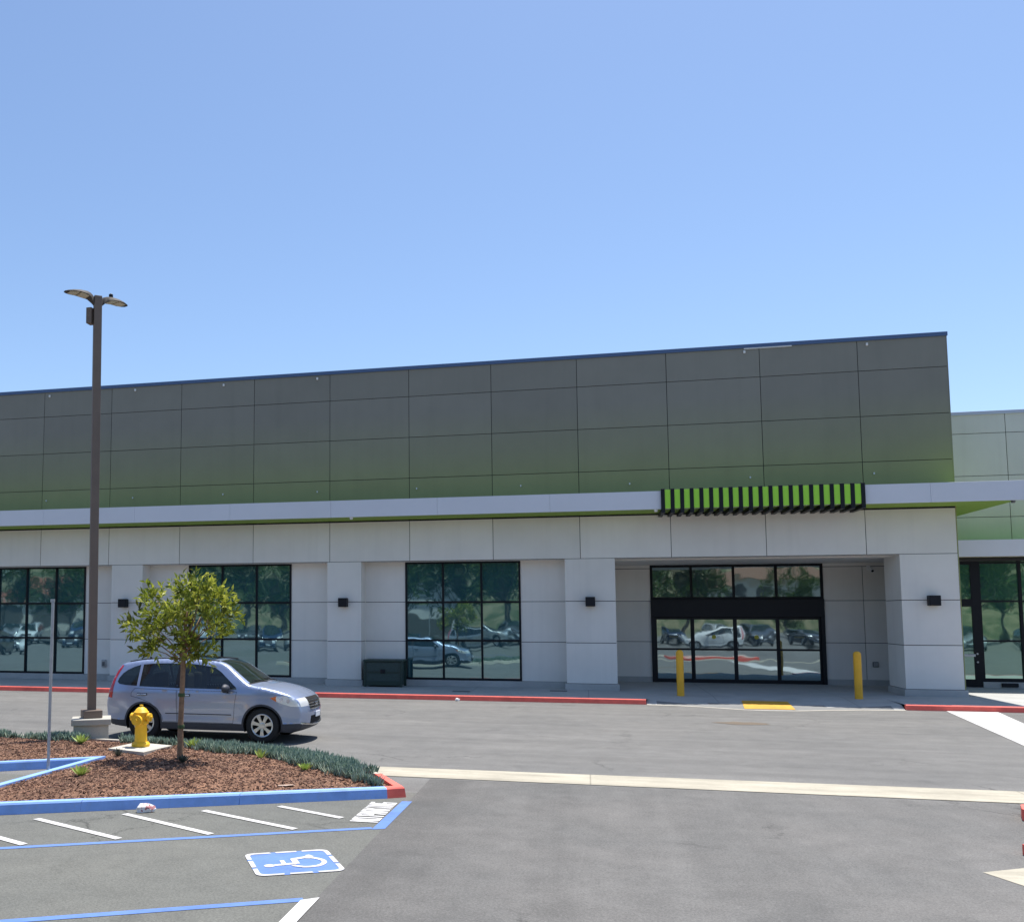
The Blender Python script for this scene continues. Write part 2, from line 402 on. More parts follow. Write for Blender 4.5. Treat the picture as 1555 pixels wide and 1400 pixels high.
kerb_run('blue_kerb', [nO - 2, nO - 1], M['blue'], True)
# mulch bed
def in_poly(x, y, P):
    c = False; n = len(P)
    for i in range(n):
        x0, y0 = P[i]; x1, y1 = P[(i + 1) % n]
        if (y0 > y) != (y1 > y) and x < (x1 - x0) * (y - y0) / (y1 - y0) + x0: c = not c
    return c
def d_poly(x, y, P):
    r = 9e9; p = Vector((x, y))
    for i in range(len(P)):
        a, b = Vector(P[i]), Vector(P[(i + 1) % len(P)]); ab = b - a
        t = max(0, min(1, (p - a).dot(ab) / ab.length_squared)); r = min(r, (p - a - ab * t).length)
    return r
def lump(x, y): return 0.012 * math.sin(x * 5.1 + y * 2.3) + 0.010 * math.sin(x * 2.7 - y * 6.1 + 1) + 0.010 * math.sin(9 * x + 1.3) * math.sin(8 * y)
def mulch_z(x, y): return K - 0.035 + 0.07 * min(1, d_poly(x, y, inner) / 1.0) + lump(x, y)
pts = [Vector(p) for p in inner]; ne = len(pts)
grid = []
x = -16.0
while x < -2.4:
    y = 9.9
    while y < 18:
        xx, yy = x + random.uniform(-.04, .04), y + random.uniform(-.04, .04)
        if in_poly(xx, yy, inner) and d_poly(xx, yy, inner) > 0.06: grid.append(Vector((xx, yy)))
        y += 0.13
    x += 0.13
vs, es, fs, *_ = delaunay_2d_cdt(pts + grid, [(i, (i + 1) % ne) for i in range(ne)], [], 0, 1e-6)
V = [(v.x, v.y, mulch_z(v.x, v.y)) for v in vs]
F = [f for f in fs if in_poly(sum(vs[i].x for i in f) / 3, sum(vs[i].y for i in f) / 3, inner)]
mm, n_, b_ = new_mat('bark_mulch'); k = NB(mm)
vv = k.vor(38); c1 = k.mix(k.rng(vv.outputs['Color'], 0.1, 0.9, 0, 1), (0.085, 0.042, 0.025), (0.29, 0.155, 0.092))
c2 = k.scale_col(c1, k.rng(k.noise(1.6, 5), 0.3, 0.7, 0.62, 1.3))
k.L(c2, b_.inputs['Base Color']); b_.inputs['Roughness'].default_value = 0.95
k.bump(vv.outputs['Distance'], 0.9, 0.02)
mulch = mesh_obj('mulch', V, F, mm, None, True); mulch['kind'] = 'structure'
structure(mesh_obj('rust_stain', [(3.55 + .55 * math.cos(q * .45) * (1 + .3 * math.sin(q * 2.1)), 24.9 + .32 * math.sin(q * .45) * (1 + .25 * math.cos(q * 3)), .005) for q in range(14)], [tuple(range(14))], concrete('patched_asphalt', (0.135, 0.105, 0.075))))
# loose bark chips
def chipmat():
    m, n, b = new_mat('bark_chip'); k = NB(m)
    a = n.nodes.new('ShaderNodeAttribute'); a.attribute_name = 'tone'
    cr = n.nodes.new('ShaderNodeValToRGB'); e = cr.color_ramp.elements; e.new(0.5)
    for q, (p, c) in zip(e, ((0.0, (0.045, 0.02, 0.014)), (0.5, (0.15, 0.068, 0.042)), (1.0, (0.40, 0.24, 0.16)))): q.position = p; q.color = (*c, 1)
    k.L(a.outputs['Fac'], cr.inputs[0]); k.L(cr.outputs[0], b.inputs['Base Color']); b.inputs['Roughness'].default_value = 0.9
    return m
m = MB(); rnd = random.Random(3); cnt = 0
while cnt < 15000:
    x = rnd.uniform(-12.5, -2.6); y = rnd.uniform(10.7, 17.6)
    if not in_poly(x, y, inner): continue
    cnt += 1
    L, wd, th = rnd.uniform(.015, .055), rnd.uniform(.006, .016), .006
    if rnd.random() < .05: L *= 2; wd *= 1.7
    a = rnd.uniform(0, 6.28); tl = rnd.gauss(0, .35)
    d = Vector((math.cos(a), math.sin(a), tl)).normalized(); s_ = Vector((-math.sin(a), math.cos(a), rnd.gauss(0, .3))).normalized(); u = d.cross(s_)
    c = Vector((x, y, mulch_z(x, y) + .008))
    Vq = [c + d * (L / 2 * i) + s_ * (wd / 2 * j) + u * (th / 2 * q) for q in (-1, 1) for j in (-1, 1) for i in (-1, 1)]
    m.add(Vq, [(4, 5, 7, 6), (0, 1, 5, 4), (2, 6, 7, 3), (0, 4, 6, 2), (1, 3, 7, 5)], rnd.random() ** 1.3)
ch = mesh_obj('mulch_chips', m.V, m.F, chipmat(), None, False, m.T); ch['kind'] = 'stuff'

# ---- painted markings
Z1, Z2 = 0.008, 0.012
def mark(name, polys, mat, z): 
    mb = MB()
    for p in polys:
        n = len(p); a = sum(p[i][0] * p[(i + 1) % n][1] - p[(i + 1) % n][0] * p[i][1] for i in range(n))
        if a < 0: p = p[::-1]
        mb.add([(*q[:2], z) for q in p], [tuple(range(n))])
    return structure(mb.build(name, mat))
sd = Vector((0.875, 0.484)).normalized()       # along the stalls
sd = Vector((3.89, 2.08)).normalized()
bl_a = (-12.0, 6.69)
mark('blue_stall_line', [strip((-12.0, 6.695), (-2.60, 11.66), 0.10), [(-2.59, 11.58), (-2.44, 11.66), (-2.42, 13.42), (-2.56, 13.40)]], M['bluemark'], Z1)
mark('blue_stall_line', [strip((-12.0, 3.58), (-2.57, 8.63), 0.11)], M['bluemark'], Z1)
mark('white_stall_line', [[(-2.585, 8.60), (-2.44, 8.72), (-2.44, 4.6), (-2.585, 4.6)]], M['white'], Z2)
hs = [((-8.72, 9.36), (-7.15, 9.40)), ((-7.82, 10.62), (-6.24, 9.86)), ((-6.87, 11.12), (-5.33, 10.38)), ((-5.92, 11.67), (-4.38, 10.86)), ((-5.0, 12.12), (-3.49, 11.36)), ((-4.11, 12.64), (-3.1, 12.12)), ((-8.75, 10.15), (-7.2, 9.40))]
mark('white_hatch_stripes', [strip(a, b, 0.10) for a, b in hs[1:]], M['white'], Z2)
mark('white_crossing_line', [[(9.38, 29.36), (10.62, 29.36), (10.1, 26.49), (8.75, 17.0), (7.55, 17.0), (8.38, 22.0)]], M['white'], Z1)
mark('concrete_apron', [[(3.83, 11.2), (4.31, 11.49), (6.5, 12.75), (6.5, 9.0), (4.75, 9.0)]], M['gutter'], Z1)

# wheelchair symbol (local frame: u reads left to right, v is up; up points along -stall direction)
sym = thing('wheelchair_symbol', 'blue square with white wheelchair symbol painted on the stall asphalt', 'pavement marking', (-3.05, 9.87, 0))
O = Vector((-3.05, 9.87))
up = -sd; rt = Vector((-sd.y, sd.x))           # right (of the reader) is away from the camera
def S(u, v): return tuple(rt * u + up * v)
def rrect(w, h, r, n=6):
    P = []
    for cx_, cy_, a0 in ((w / 2 - r, h / 2 - r, 0), (-w / 2 + r, h / 2 - r, 90), (-w / 2 + r, -h / 2 + r, 180), (w / 2 - r, -h / 2 + r, 270)):
        for i in range(n + 1):
            q = R(a0 + 90 * i / n); P.append((cx_ + r * math.cos(q), cy_ + r * math.sin(q)))
    return P
HW = 0.92
def flat(name, polys, mat, z, par):
    mb = MB()
    for p in polys: mb.add([(*q, z) for q in p], [tuple(range(len(p)))])
    o = mb.build(name, mat, par); 
    bm = bmesh.new(); bm.from_mesh(o.data)
    for f in bm.faces:
        f.normal_update()
        if f.normal.z < 0: f.normal_flip()
    bm.to_mesh(o.data); bm.free(); return o
flat('blue_field', [[S(*p) for p in rrect(HW, HW, 0.10)]], M['bluemark'], 0.008, sym)
bw = 0.05
op = rrect(HW, HW, 0.10); ip = rrect(HW - 2 * bw, HW - 2 * bw, 0.07)
nn = len(op); bord = []; newdash = True
per = []
for i in range(nn):
    a, b, c, d = op[i], op[(i + 1) % nn], ip[(i + 1) % nn], ip[i]
    L = math.hypot(b[0] - a[0], b[1] - a[1]); ns = max(1, int(L / 0.03))
    for s_ in range(ns):
        l = lambda p, q, t: (p[0] + (q[0] - p[0]) * t, p[1] + (q[1] - p[1]) * t)
        mid = l(a, b, (s_ + .5) / ns); gap = False
        u_, v_ = mid
        if abs(abs(u_) - HW / 2) < .02 and (abs(v_ - .16) < .035 or abs(v_ + .16) < .035): gap = True
        if abs(abs(v_) - HW / 2) < .02 and (abs(u_ - .17) < .035 or abs(u_ + .15) < .035): gap = True
        if gap: newdash = True
        else:
            if newdash: bord.append([]); newdash = False
            bord[-1].append([S(*l(a, b, s_ / ns)), S(*l(a, b, (s_ + 1) / ns)), S(*l(d, c, (s_ + 1) / ns)), S(*l(d, c, s_ / ns))])
bord[0] = bord[-1] + bord[0] if len(bord) > 1 else bord[0]; bord = bord[:-1]
for q_ in bord: flat('border_dash', q_, M['white'], 0.012, sym)
fig = []
FW = 1.25
def seg(a, b, w0, w1=None):
    w1 = (w1 or w0) * FW; w0 = w0 * FW; a = Vector(a); b = Vector(b); d = (b - a).normalized(); n = Vector((-d.y, d.x))
    fig.append([S(*q) for q in (a - n * w0 / 2, b - n * w1 / 2, b + n * w1 / 2, a + n * w0 / 2)])
fig.append([S(-0.09 + .058 * math.cos(R(t)), 0.27 + .058 * math.sin(R(t))) for t in range(0, 360, 20)])
def arcstrip(cx_, cy_, r, a0, a1, wd, n=26):
    for i in range(n):
        t0, t1 = R(a0 + (a1 - a0) * i / n), R(a0 + (a1 - a0) * (i + 1) / n)
        fig.append([S(cx_ + q * math.cos(t), cy_ + q * math.sin(t)) for q, t in ((r - wd / 2, t0), (r + wd / 2, t0), (r + wd / 2, t1), (r - wd / 2, t1))])
seg((-0.085, 0.215), (-0.06, -0.015), 0.05, 0.055)
seg((-0.07, 0.11), (0.09, 0.11), 0.04)
seg((-0.085, -0.02), (0.125, -0.02), 0.055)
seg((0.105, -0.005), (0.185, -0.225), 0.055)
seg((0.165, -0.235), (0.255, -0.195), 0.045)
arcstrip(-0.04, -0.135, 0.185, 118, 355, 0.056)
mb = MB()
for i, p in enumerate(fig): mb.add([(*q, 0.012 + 0.0004 * (i % 5)) for q in p], [tuple(range(len(p)))])
o = mb.build('wheelchair_figure', M['white'], sym)
bm = bmesh.new(); bm.from_mesh(o.data)
for f in bm.faces:
    f.normal_update()
    if f.normal.z < 0: f.normal_flip()
bm.to_mesh(o.data); bm.free()

# NO PARKING lettering (block capitals as strokes) reading along +Y, letter tops towards -X
GL = {'N': [((0, 0), (0, 1)), ((0, 1), (1, 0)), ((1, 0), (1, 1))], 'O': [((0, 0), (0, 1)), ((0, 1), (1, 1)), ((1, 1), (1, 0)), ((1, 0), (0, 0))],
      'P': [((0, 0), (0, 1)), ((0, 1), (1, 1)), ((1, 1), (1, .48)), ((1, .48), (0, .48))], 'A': [((0, 0), (.5, 1)), ((.5, 1), (1, 0)), ((.2, .35), (.8, .35))],
      'R': [((0, 0), (0, 1)), ((0, 1), (1, 1)), ((1, 1), (1, .48)), ((1, .48), (0, .48)), ((.45, .48), (1, 0))],
      'K': [((0, 0), (0, 1)), ((0, .42), (1, 1)), ((.35, .6), (1, 0))], 'I': [((.5, 0), (.5, 1))],
      'G': [((1, 1), (0, 1)), ((0, 1), (0, 0)), ((0, 0), (1, 0)), ((1, 0), (1, .45)), ((1, .45), (.55, .45))]}
lt = thing('no_parking_lettering', 'white NO PARKING letters painted beside the blue kerb end', 'pavement lettering', (-2.62, 11.96, 0))
def letters(txt, y0, y1, par):
    n = len(txt); pitch = (y1 - y0) / n; cw = pitch * 0.66; H = 0.31; t = 0.056
    for i, chx in enumerate(txt):
        mb = MB()
        for q, (a, b) in enumerate(GL[chx]):
            A2 = Vector((-a[1] * H, y0 + i * pitch + a[0] * cw)); B2 = Vector((-b[1] * H, y0 + i * pitch + b[0] * cw))
            d = (B2 - A2).normalized() * t * .45
            mb.add([(*p, 0.012 + 0.0004 * q) for p in strip(A2 - d, B2 + d, t)], [(0, 1, 2, 3)])
        o = mb.build('letter', M['white'], par)
        bm = bmesh.new(); bm.from_mesh(o.data)
        for f in bm.faces:
            f.normal_update()
            if f.normal.z < 0: f.normal_flip()
        bm.to_mesh(o.data); bm.free()
letters('NO', 0.02, 0.30, lt); letters('PARKING', 0.37, 1.30, lt)

# ---- shop sidewalk and kerb
SW = 0.15
KY = 29.40
structure(sheet('sidewalk', [(-45, KY + .15), (1.7, KY + .15), (1.7, 31.3), (8.4, 31.3), (8.4, KY + .15), (40, KY + .15), (40, 38), (-45, 38)], SW, M['sidewalk']))
def straight_kerb(name, x0, x1, mat):
    m = MB(); V = [(x0, KY, 0), (x1, KY, 0), (x0, KY + .018, SW - .02), (x1, KY + .018, SW - .02), (x0, KY + .04, SW), (x1, KY + .04, SW), (x0, KY + .15, SW), (x1, KY + .15, SW), (x0, KY + .15, 0), (x1, KY + .15, 0)]
    m.add(V, [(0, 1, 3, 2), (2, 3, 5, 4), (4, 5, 7, 6), (6, 7, 9, 8), (0, 2, 4, 6, 8), (1, 9, 7, 5, 3)]); return structure(m.build(name, mat))
straight_kerb('red_kerb', -45, 1.62, M['red']); straight_kerb('red_kerb', 8.42, 40, M['red'])
# entrance ramp: flush with the asphalt along a bowed front edge
fr = [(1.64, 29.42), (2.4, 29.36), (3.1, 29.1), (4.1, 28.55), (4.8, 28.45), (5.5, 28.55), (6.4, 28.95), (7.3, 29.25), (8.40, 29.42)]
N = 24; rows = 6; V = []; F = []
import bisect
for i in range(N + 1):
    x = 1.64 + (8.40 - 1.64) * i / N
    j = min(len(fr) - 2, max(0, bisect.bisect([p[0] for p in fr], x) - 1)); t = (x - fr[j][0]) / (fr[j + 1][0] - fr[j][0]); yf = fr[j][1] * (1 - t) + fr[j + 1][1] * t
    side = min(1, min(x - 1.64, 8.40 - x) / 1.3)
    for r_ in range(rows + 1):
        s_ = r_ / rows; V.append((x, yf + (31.3 - yf) * s_, 0.007 + (SW - 0.007) * s_ ** (0.12 + 0.78 * side)))
for i in range(N):
    for r_ in range(rows): a = i * (rows + 1) + r_; F.append((a, a + rows + 1, a + rows + 2, a + 1))
M['ramp'] = concrete('ramp_concrete', (0.20, 0.20, 0.195))
fl = [f for f in F if sum(V[i][1] for i in f) / 4 < 29.55]  # front faces past the building's shade coloured darker, to match the shaded part
structure(mesh_obj('entrance_ramp', V, F, None, None, True, None, [M['sidewalk'], M['ramp']], [1 if f in fl else 0 for f in F]))
# concrete lip in the sun
lip = [(x, y - 0.001) for x, y in fr]
structure(mesh_obj('ramp_lip', [(x, y, 0.006) for x, y in fr] + [(x, y - .16, 0.006) for x, y in fr], [(i, i + len(fr), i + 1 + len(fr), i + 1) for i in range(len(fr) - 1)], M['concrete']))
# tactile paving
tac = thing('tactile_paving', 'orange yellow tactile warning mat at the foot of the entrance ramp', 'tactile paving', (4.85, 29.3, 0))
mb = MB(); 
def rz_(y): return 0.007 + (SW - .007) * (max(0, (y - 28.5) / (31.3 - 28.5)) ** .9) + .006
P4 = [(-0.68, -0.70), (0.62, -0.68), (0.72, .9), (-0.52, .9)]
mb.add([(x, y, rz_(29.3 + y) + .004) for x, y in P4] + [(x, y, rz_(29.3 + y) - .02) for x, y in P4], [(0, 1, 2, 3), (0, 4, 5, 1), (1, 5, 6, 2), (2, 6, 7, 3), (3, 7, 4, 0)])
mb.build('mat', M['yellowpaint'], tac)
# island at the right edge, mostly outside the frame
isl = [(5.30, 14.1), (5.36, 13.85), (5.75, 13.5), (9.5, 13.5), (9.5, 14.75), (5.85, 14.75), (5.4, 14.4)]
mb = MB(); mb.prism(isl, 0.0, .15); structure(mb.build('red_kerb', M['red']))
mb = MB(); mb.prism(inset_poly(isl, .16), .15, .154); structure(mb.build('island_concrete', M['concrete']))
isl2 = [(4.53, 12.10), (4.66, 12.05), (5.2, 12.25), (8.5, 13.0), (8.5, 13.12), (5.2, 12.65)]
mb = MB(); mb.prism(isl2, 0.0, .12); structure(mb.build('red_kerb', M['red']))

# ================================================================== SHOP BUILDING
D = 32.6; XE = 10.95; XL = -46.0; XJ0 = -20.27; PW = 2.872; G2 = 0.010   # half joint width
bld = thing('store_building', 'long supermarket building with dark grey upper panels over pale grey ground floor', 'building', (0, D, 0))
def P(o): o.location = (0, -D, 0); return o     # children are modelled in world coordinates
joints = [XJ0 + PW * j for j in range(-9, 11)] + [XE]
rowz = [6.30, 7.35, 8.79, 10.24, 11.20]
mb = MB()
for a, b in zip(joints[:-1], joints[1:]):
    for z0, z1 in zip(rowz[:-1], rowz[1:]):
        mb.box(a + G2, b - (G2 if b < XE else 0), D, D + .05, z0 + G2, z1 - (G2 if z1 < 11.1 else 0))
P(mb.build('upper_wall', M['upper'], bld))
mb = MB(); mb.box(XL, XE - .004, D + .02, D + 12, 4.45, 11.19)
P(mb.build('wall_core', M['backing'], bld))
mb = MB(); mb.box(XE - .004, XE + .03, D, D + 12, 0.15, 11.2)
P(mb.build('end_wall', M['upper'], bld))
mb = MB(); mb.box(XL, XE + .05, D - .04, D + .4, 11.2, 11.33, .01)
P(mb.build('parapet_cap', M['cap'], bld))
# header row under the canopy
mb = MB(); 
for a, b in zip(joints[:-1], joints[1:]):
    mb.box(a + G2, b - (G2 if b < XE else 0), D, D + .05, 4.46 + .006, 5.90)
P(mb.build('header_wall', M['lower'], bld))
mb = MB(); mb.box(XL, XE, D + .05, D + .7, 4.446, 4.46); mb.box(-.68, 10.95, D + .7, 37.1, 4.42, 4.447)
P(mb.build('recess_soffit', M['lower'], bld))
mb = MB(); mb.box(XL, XE, D - .012, D - .0, 5.845, 5.893)
P(mb.build('reveal_trim', M['black'], bld))
# pillars
YW = 33.24
LR = [0.36, 1.68, 3.05, 4.455]
pil = [(-33.9, -32.6), (-25.6, -24.35), (-17.25, -15.99), (-8.87, -7.64), (-0.68, 0.93)]
def pillar(x0, x1, yb):
    o = MB()
    for z0, z1 in zip(LR[:-1], LR[1:]): o.box(x0, x1, D, yb, z0 + (G2 if z0 > .4 else 0), z1 - G2 * (1 if z1 < 4.4 else .4), .006)
    q = P(o.build('pillar', M['lower'], bld))
    c = MB(); c.box(x0 + .015, x1 - .015, D + .015, yb, .15, 4.45); o2 = c.build('joint_core', M['backing'], q)
    pl = MB(); pl.box(x0 - .06, x1 + .06, D - .07, yb, .10, .348, .012); pl.build('plinth', M['plinth'], q)
    return q
for x0, x1 in pil: pillar(x0, x1, YW + .02)
pillar(9.36, 10.96, 34.22)
# window bays
wins = [(-39.2, -35.4), (-30.8, -27.0), (-22.48, -18.67), (-14.41, -10.39), (-6.19, -2.18)]
bays = [(-45, -33.9), (-32.6, -25.6), (-24.35, -17.25), (-15.99, -8.87), (-7.64, -0.68)]
bk = MB()
for (a, b), (wa, wb) in zip(bays, wins):
    cur = MB()
    for s0, s1 in ((a, wa), (wb, b)):
        mb = MB()
        for z0, z1 in zip(LR[:-1], LR[1:]):
            mb.box(s0, s1, YW, YW + .05, z0 + (G2 if z0 > .4 else 0), z1 - (G2 if z1 < 4.4 else 0))
        P(mb.build('bay_wall', M['lower'], bld))
        bk.box(s0, s1, YW + .03, YW + .12, .3, 4.45)
    cur.box(a, b, YW - .045, YW + .1, .10, .352, .01); P(cur.build('sill_kerb', M['plinth'], bld))
    bk.box(wa, wb, YW + .5, YW + .55, .3, 4.45)
P(bk.build('bay_core', M['backing'], bld))
def window(x0, x1, y, z0, z1, ncol, trans, glass, fw=.055, name='window', xs=None):
    g = MB(); cols = xs or [x0 + (x1 - x0) * i / ncol for i in range(ncol + 1)]; rws = [z0] + trans + [z1]
    f = MB()
    rr = random.Random(int(x0 * 100))
    for i in range(len(cols) - 1):
        for j in range(len(rws) - 1):
            # every pane is set a hair out of true, as real glazing is
            ax, az = rr.gauss(0, .0025), rr.gauss(0, .0025); hx, hz = (cols[i + 1] - cols[i]) / 2, (rws[j + 1] - rws[j]) / 2
            V = [(cols[i + (u > 0)], y + ax * u + az * v + .03, rws[j + (v > 0)]) for u, v in ((-1, -1), (1, -1), (1, 1), (-1, 1))]
            V2 = [(p[0], p[1] + .012, p[2]) for p in V]
            g.add(V + V2, [(0, 1, 2, 3), (7, 6, 5, 4), (0, 4, 5, 1), (1, 5, 6, 2), (2, 6, 7, 3), (3, 7, 4, 0)])
    for i, c in enumerate(cols):
        q = fw * (.95 if 0 < i < len(cols) - 1 else 1)
        a, b = (c - q / 2, c + q / 2) if 0 < i < len(cols) - 1 else ((c, c + q) if i == 0 else (c - q, c))
        f.box(a, b, y - .03, y + .07, z0, z1)
    for j, r in enumerate(rws):
        a, b = (r - fw / 2, r + fw / 2) if 0 < j < len(rws) - 1 else ((r, r + fw) if j == 0 else (r - fw, r))
        f.box(x0 + fw, x1 - fw, y - .027, y + .068, a, b)
    o = g.build(name, glass, bld); P(o)
    f.build('window_frame', M['frame'], o)
    return o
for (wa, wb) in wins: window(wa, wb, YW, .36, 4.45, 3, [1.715, 3.04], M['glass'], .068)
# entrance: recessed wall, transom lights, header, sidelights and sliding leaves
YD = 37.0; DX0, DX1 = 2.29, 8.14; DZ = .16
for s0, s1, js in ((-0.6, DX0, []), (DX1, 10.86, [9.42])):
    xs = [s0] + js + [s1]; ent = MB()
    for a, b in zip(xs[:-1], xs[1:]):
        for z0, z1 in ((.35, 1.62), (1.62, 3.10), (3.10, 4.30)):
            ent.box(a + (G2 if a > s0 else 0), b - (G2 if b < s1 else 0), YD, YD + .05, z0 + (G2 if z0 > .6 else 0), z1 - G2)
    ent.box(s0, s1, YD, YD + .05, 4.30 + G2, 4.42); P(ent.build('entrance_wall', M['lower'], bld))
    pp = MB(); pp.box(s0, s1, YD - .03, YD + .04, .10, .35, .008); P(pp.build('entrance_plinth', M['plinth'], bld))
    eb = MB(); eb.box(s0, s1, YD + .03, YD + .2, .2, 4.4); P(eb.build('entrance_core', M['backing'], bld))
V = [(0.93, D, SW + .002), (9.36, D, SW + .002), (9.36, YD + .1, SW + .004), (0.93, YD + .1, SW + .004)]
P(mesh_obj('entrance_floor', V, [(0, 1, 2, 3)], M['sidewalk'], bld))
ex = [DX0, 3.72, 5.17, 6.60, DX1]
mb = MB(); mb.box(.86, .93, YW + .03, YD, SW - .02, 4.40); P(mb.build('recess_side_wall', M['lower'], bld))
mb = MB(); mb.box(10.86, 10.93, 34.22, YD, SW - .02, 4.40); P(mb.build('recess_side_wall', M['lower'], bld))
window(DX0, DX1, YD, 3.16, 4.42, 4, [], M['doorglass'], .085, 'transom_window', ex)
mb = MB(); mb.box(DX0, DX1, YD - .10, YD + .10, 2.52, 3.16, .012); mb.box(DX0 + .02, DX1 - .02, YD - .115, YD - .10, 2.72, 2.74)
P(mb.build('door_header', M['black'], bld))
for a_ in (DX0, DX1 - .13):
    mb = MB(); mb.box(a_, a_ + .13, YD - .08, YD + .08, DZ, 2.52); P(mb.build('door_jamb', M['black'], bld))
for i in range(4):
    a, b = ex[i], ex[i + 1]
    if i == 0: a += .13
    if i == 3: b -= .13
    sl_ = i in (1, 2); yy = YD + (0.0 if sl_ else .04)
    nm = 'sliding_door' if sl_ else 'sidelight'
    fr_ = MB(); st = .065
    fr_.box(a, a + st, yy - .025, yy + .025, DZ, 2.52); fr_.box(b - st, b, yy - .025, yy + .025, DZ, 2.52)
    fr_.box(a + st, b - st, yy - .024, yy + .024, DZ, DZ + .13); fr_.box(a + st, b - st, yy - .024, yy + .024, 2.43, 2.52)
    fr_.box(a + st, b - st, yy - .024, yy + .024, 1.32, 1.39)
    o = P(fr_.build(nm, M['black'], bld))
    g = MB(); g.box(a + st, b - st, yy - .006, yy + .006, DZ + .13, 2.43); g.build('glass_pane', M['doorglass'], o)
    s = MB(); xm = (a + b) / 2
    if sl_: s.lathe([(.075, -.003), (.075, .0)], (xm, yy - .008, 1.80), 20, 'Y'); s.build('safety_sticker', plain('sticker', (0.45, 0.40, 0.04), .5), o)
    else: s.box(xm - .16, xm + .16, yy - .010, yy - .007, 1.78, 1.83); s.build('safety_sticker', plain('sticker_pale', (0.16, 0.17, 0.10), .5), o)
mb = MB(); mb.box(DX0, DX1, YD + .8, YD + .85, .2, 4.3); mb.box(DX0, DX1, YD + .1, YD + .8, .28, .32)
P(mb.build('lobby_backdrop', M['backing'], bld))

# canopy along the whole front
YC = 31.30; CZ0, CZ1 = 5.90, 6.475; CXE = 12.14
mb = MB(); xs = list(np.arange(-45, 20, 3.66))
for a in xs: mb.box(a + .002, a + 3.66 - .002 if a + 3.66 < 20 else 20, YC, YC + .05, CZ0, CZ1, .006)
can = P(mb.build('canopy', M['fascia'], bld))
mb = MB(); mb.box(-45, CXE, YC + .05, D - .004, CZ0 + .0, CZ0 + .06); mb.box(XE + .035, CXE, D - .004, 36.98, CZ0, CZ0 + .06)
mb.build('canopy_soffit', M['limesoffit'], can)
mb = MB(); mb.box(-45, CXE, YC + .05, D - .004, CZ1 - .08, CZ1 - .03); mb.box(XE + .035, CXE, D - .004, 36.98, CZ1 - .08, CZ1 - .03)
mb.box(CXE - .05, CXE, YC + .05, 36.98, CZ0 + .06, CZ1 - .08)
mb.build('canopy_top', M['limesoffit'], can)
# row of canopy downlights / junctions
for x in (-11.9 + 4.2, 2.18, 12.05):
    mb = MB(); mb.lathe([(.045, CZ0 - .07), (.06, CZ0 - .04), (.06, CZ0)], (x, YC + .10, 0), 12)
    o = P(mb.build('canopy_spotlight', M['whiteplastic'] if x < 12 else M['greyplastic'], bld))
# bracket studs left on the upper wall
for x, z in ((-20.05, 11.05), (-16.42, 11.08), (-12.85, 11.06), (-9.25, 11.08), (5.13, 11.08), (8.73, 11.08), (-20.07, 6.96), (-16.44, 6.97), (-12.83, 6.99), (-9.24, 6.97), (-5.65, 6.97), (-2.08, 6.95), (1.46, 6.9), (5.17, 6.98), (8.76, 6.98)):
    mb = MB(); s_ = .045 if z > 10 else .032; mb.box(x - s_ * .7, x + s_ * .7, D - .05, D, z - s_, z + s_, .012)
    P(mb.build('wall_stud', M['whiteplastic'], bld))
mb = MB(); mb.box(5.12, 6.55, D - .035, D, 11.17, 11.2)
P(mb.build('cap_glint', M['whiteplastic'], bld))  # white strip painted in for the reflection on the parapet cap
# ---- right-hand wing, set back
YR = 37.0
wing = thing('annex_building', 'pale green grey wing with glazed shopfront right of the corner pillar', 'building', (14, YR, 0))
def PR(o): o.location = (-14, -YR, 0); return o
mb = MB()
jr = [XE + .03, 14.1, 16.97, 19.84, 22.7, 25.6, 28.5, 34]
for a, b in zip(jr[:-1], jr[1:]):
    for z0, z1 in ((4.9, 5.94), (5.94, 7.37), (7.37, 8.85), (8.85, 9.5)):
        mb.box(a + (G2 if a > 11 else 0), b - G2, YR, YR + .05, z0 + (G2 if z0 > 5 else 0), z1 - (G2 if z1 < 9.2 else 0))
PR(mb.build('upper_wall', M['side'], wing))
mb = MB(); mb.box(XE + .035, 34, YR + .03, YR + 9, 4.5, 9.49); PR(mb.build('wall_core', M['backing'], wing))
mb = MB(); mb.box(XE + .035, 34, YR - .05, YR + .4, 9.5, 9.62, .01); PR(mb.build('parapet_cap', M['cap_pale'], wing))
mb = MB(); mb.box(XE + .04, 34, 36.1, 36.15, 4.54, 5.10, .006)
o = PR(mb.build('canopy', M['fascia'], wing))
c = MB(); c.box(XE + .04, 34, 36.15, YR - .002, 4.56, 4.62); c.build('canopy_soffit', plain('cream_soffit', (.5, .45, .28), .6), o)
c = MB(); c.box(XE + .04, 34, 36.15, YR - .002, 5.01, 5.07); c.build('canopy_top', M['lime'], o)
sx = [12.97, 14.2, 15.9, 17.6, 19.3]
for a, b in zip(sx[:-1], sx[1:]):
    g = MB(); f = MB()
    g.box(a, b, YR + .03, YR + .042, .46, 4.42)
    f.box(a, a + .085, YR - .03, YR + .08, .34, 4.42); 
    if b == sx[-1]: f.box(b - .08, b, YR - .03, YR + .08, .34, 4.42)
    for z in (.34, 1.69, 3.03, 4.34): f.box(a + .085, b, YR - .027, YR + .078, z, z + (.12 if z < .5 else .055))
    o = PR(g.build('storefront_window', M['sideglass'], wing)); f.build('window_frame', M['frame'], o)
mb = MB(); mb.box(sx[0], 34, YR - .06, YR + .1, .10, .34, .01); PR(mb.build('sill_kerb', M['plinth'], wing))
mb = MB(); mb.box(19.3, 34, YR, YR + .05, .34, 4.5); PR(mb.build('lower_wall', M['lower'], wing))
dr = MB(); dr.box(11.0, 11.12, YR - .03, YR + .05, .16, 3.0); dr.box(12.76, 12.97, YR - .035, YR + .06, .16, 4.42)
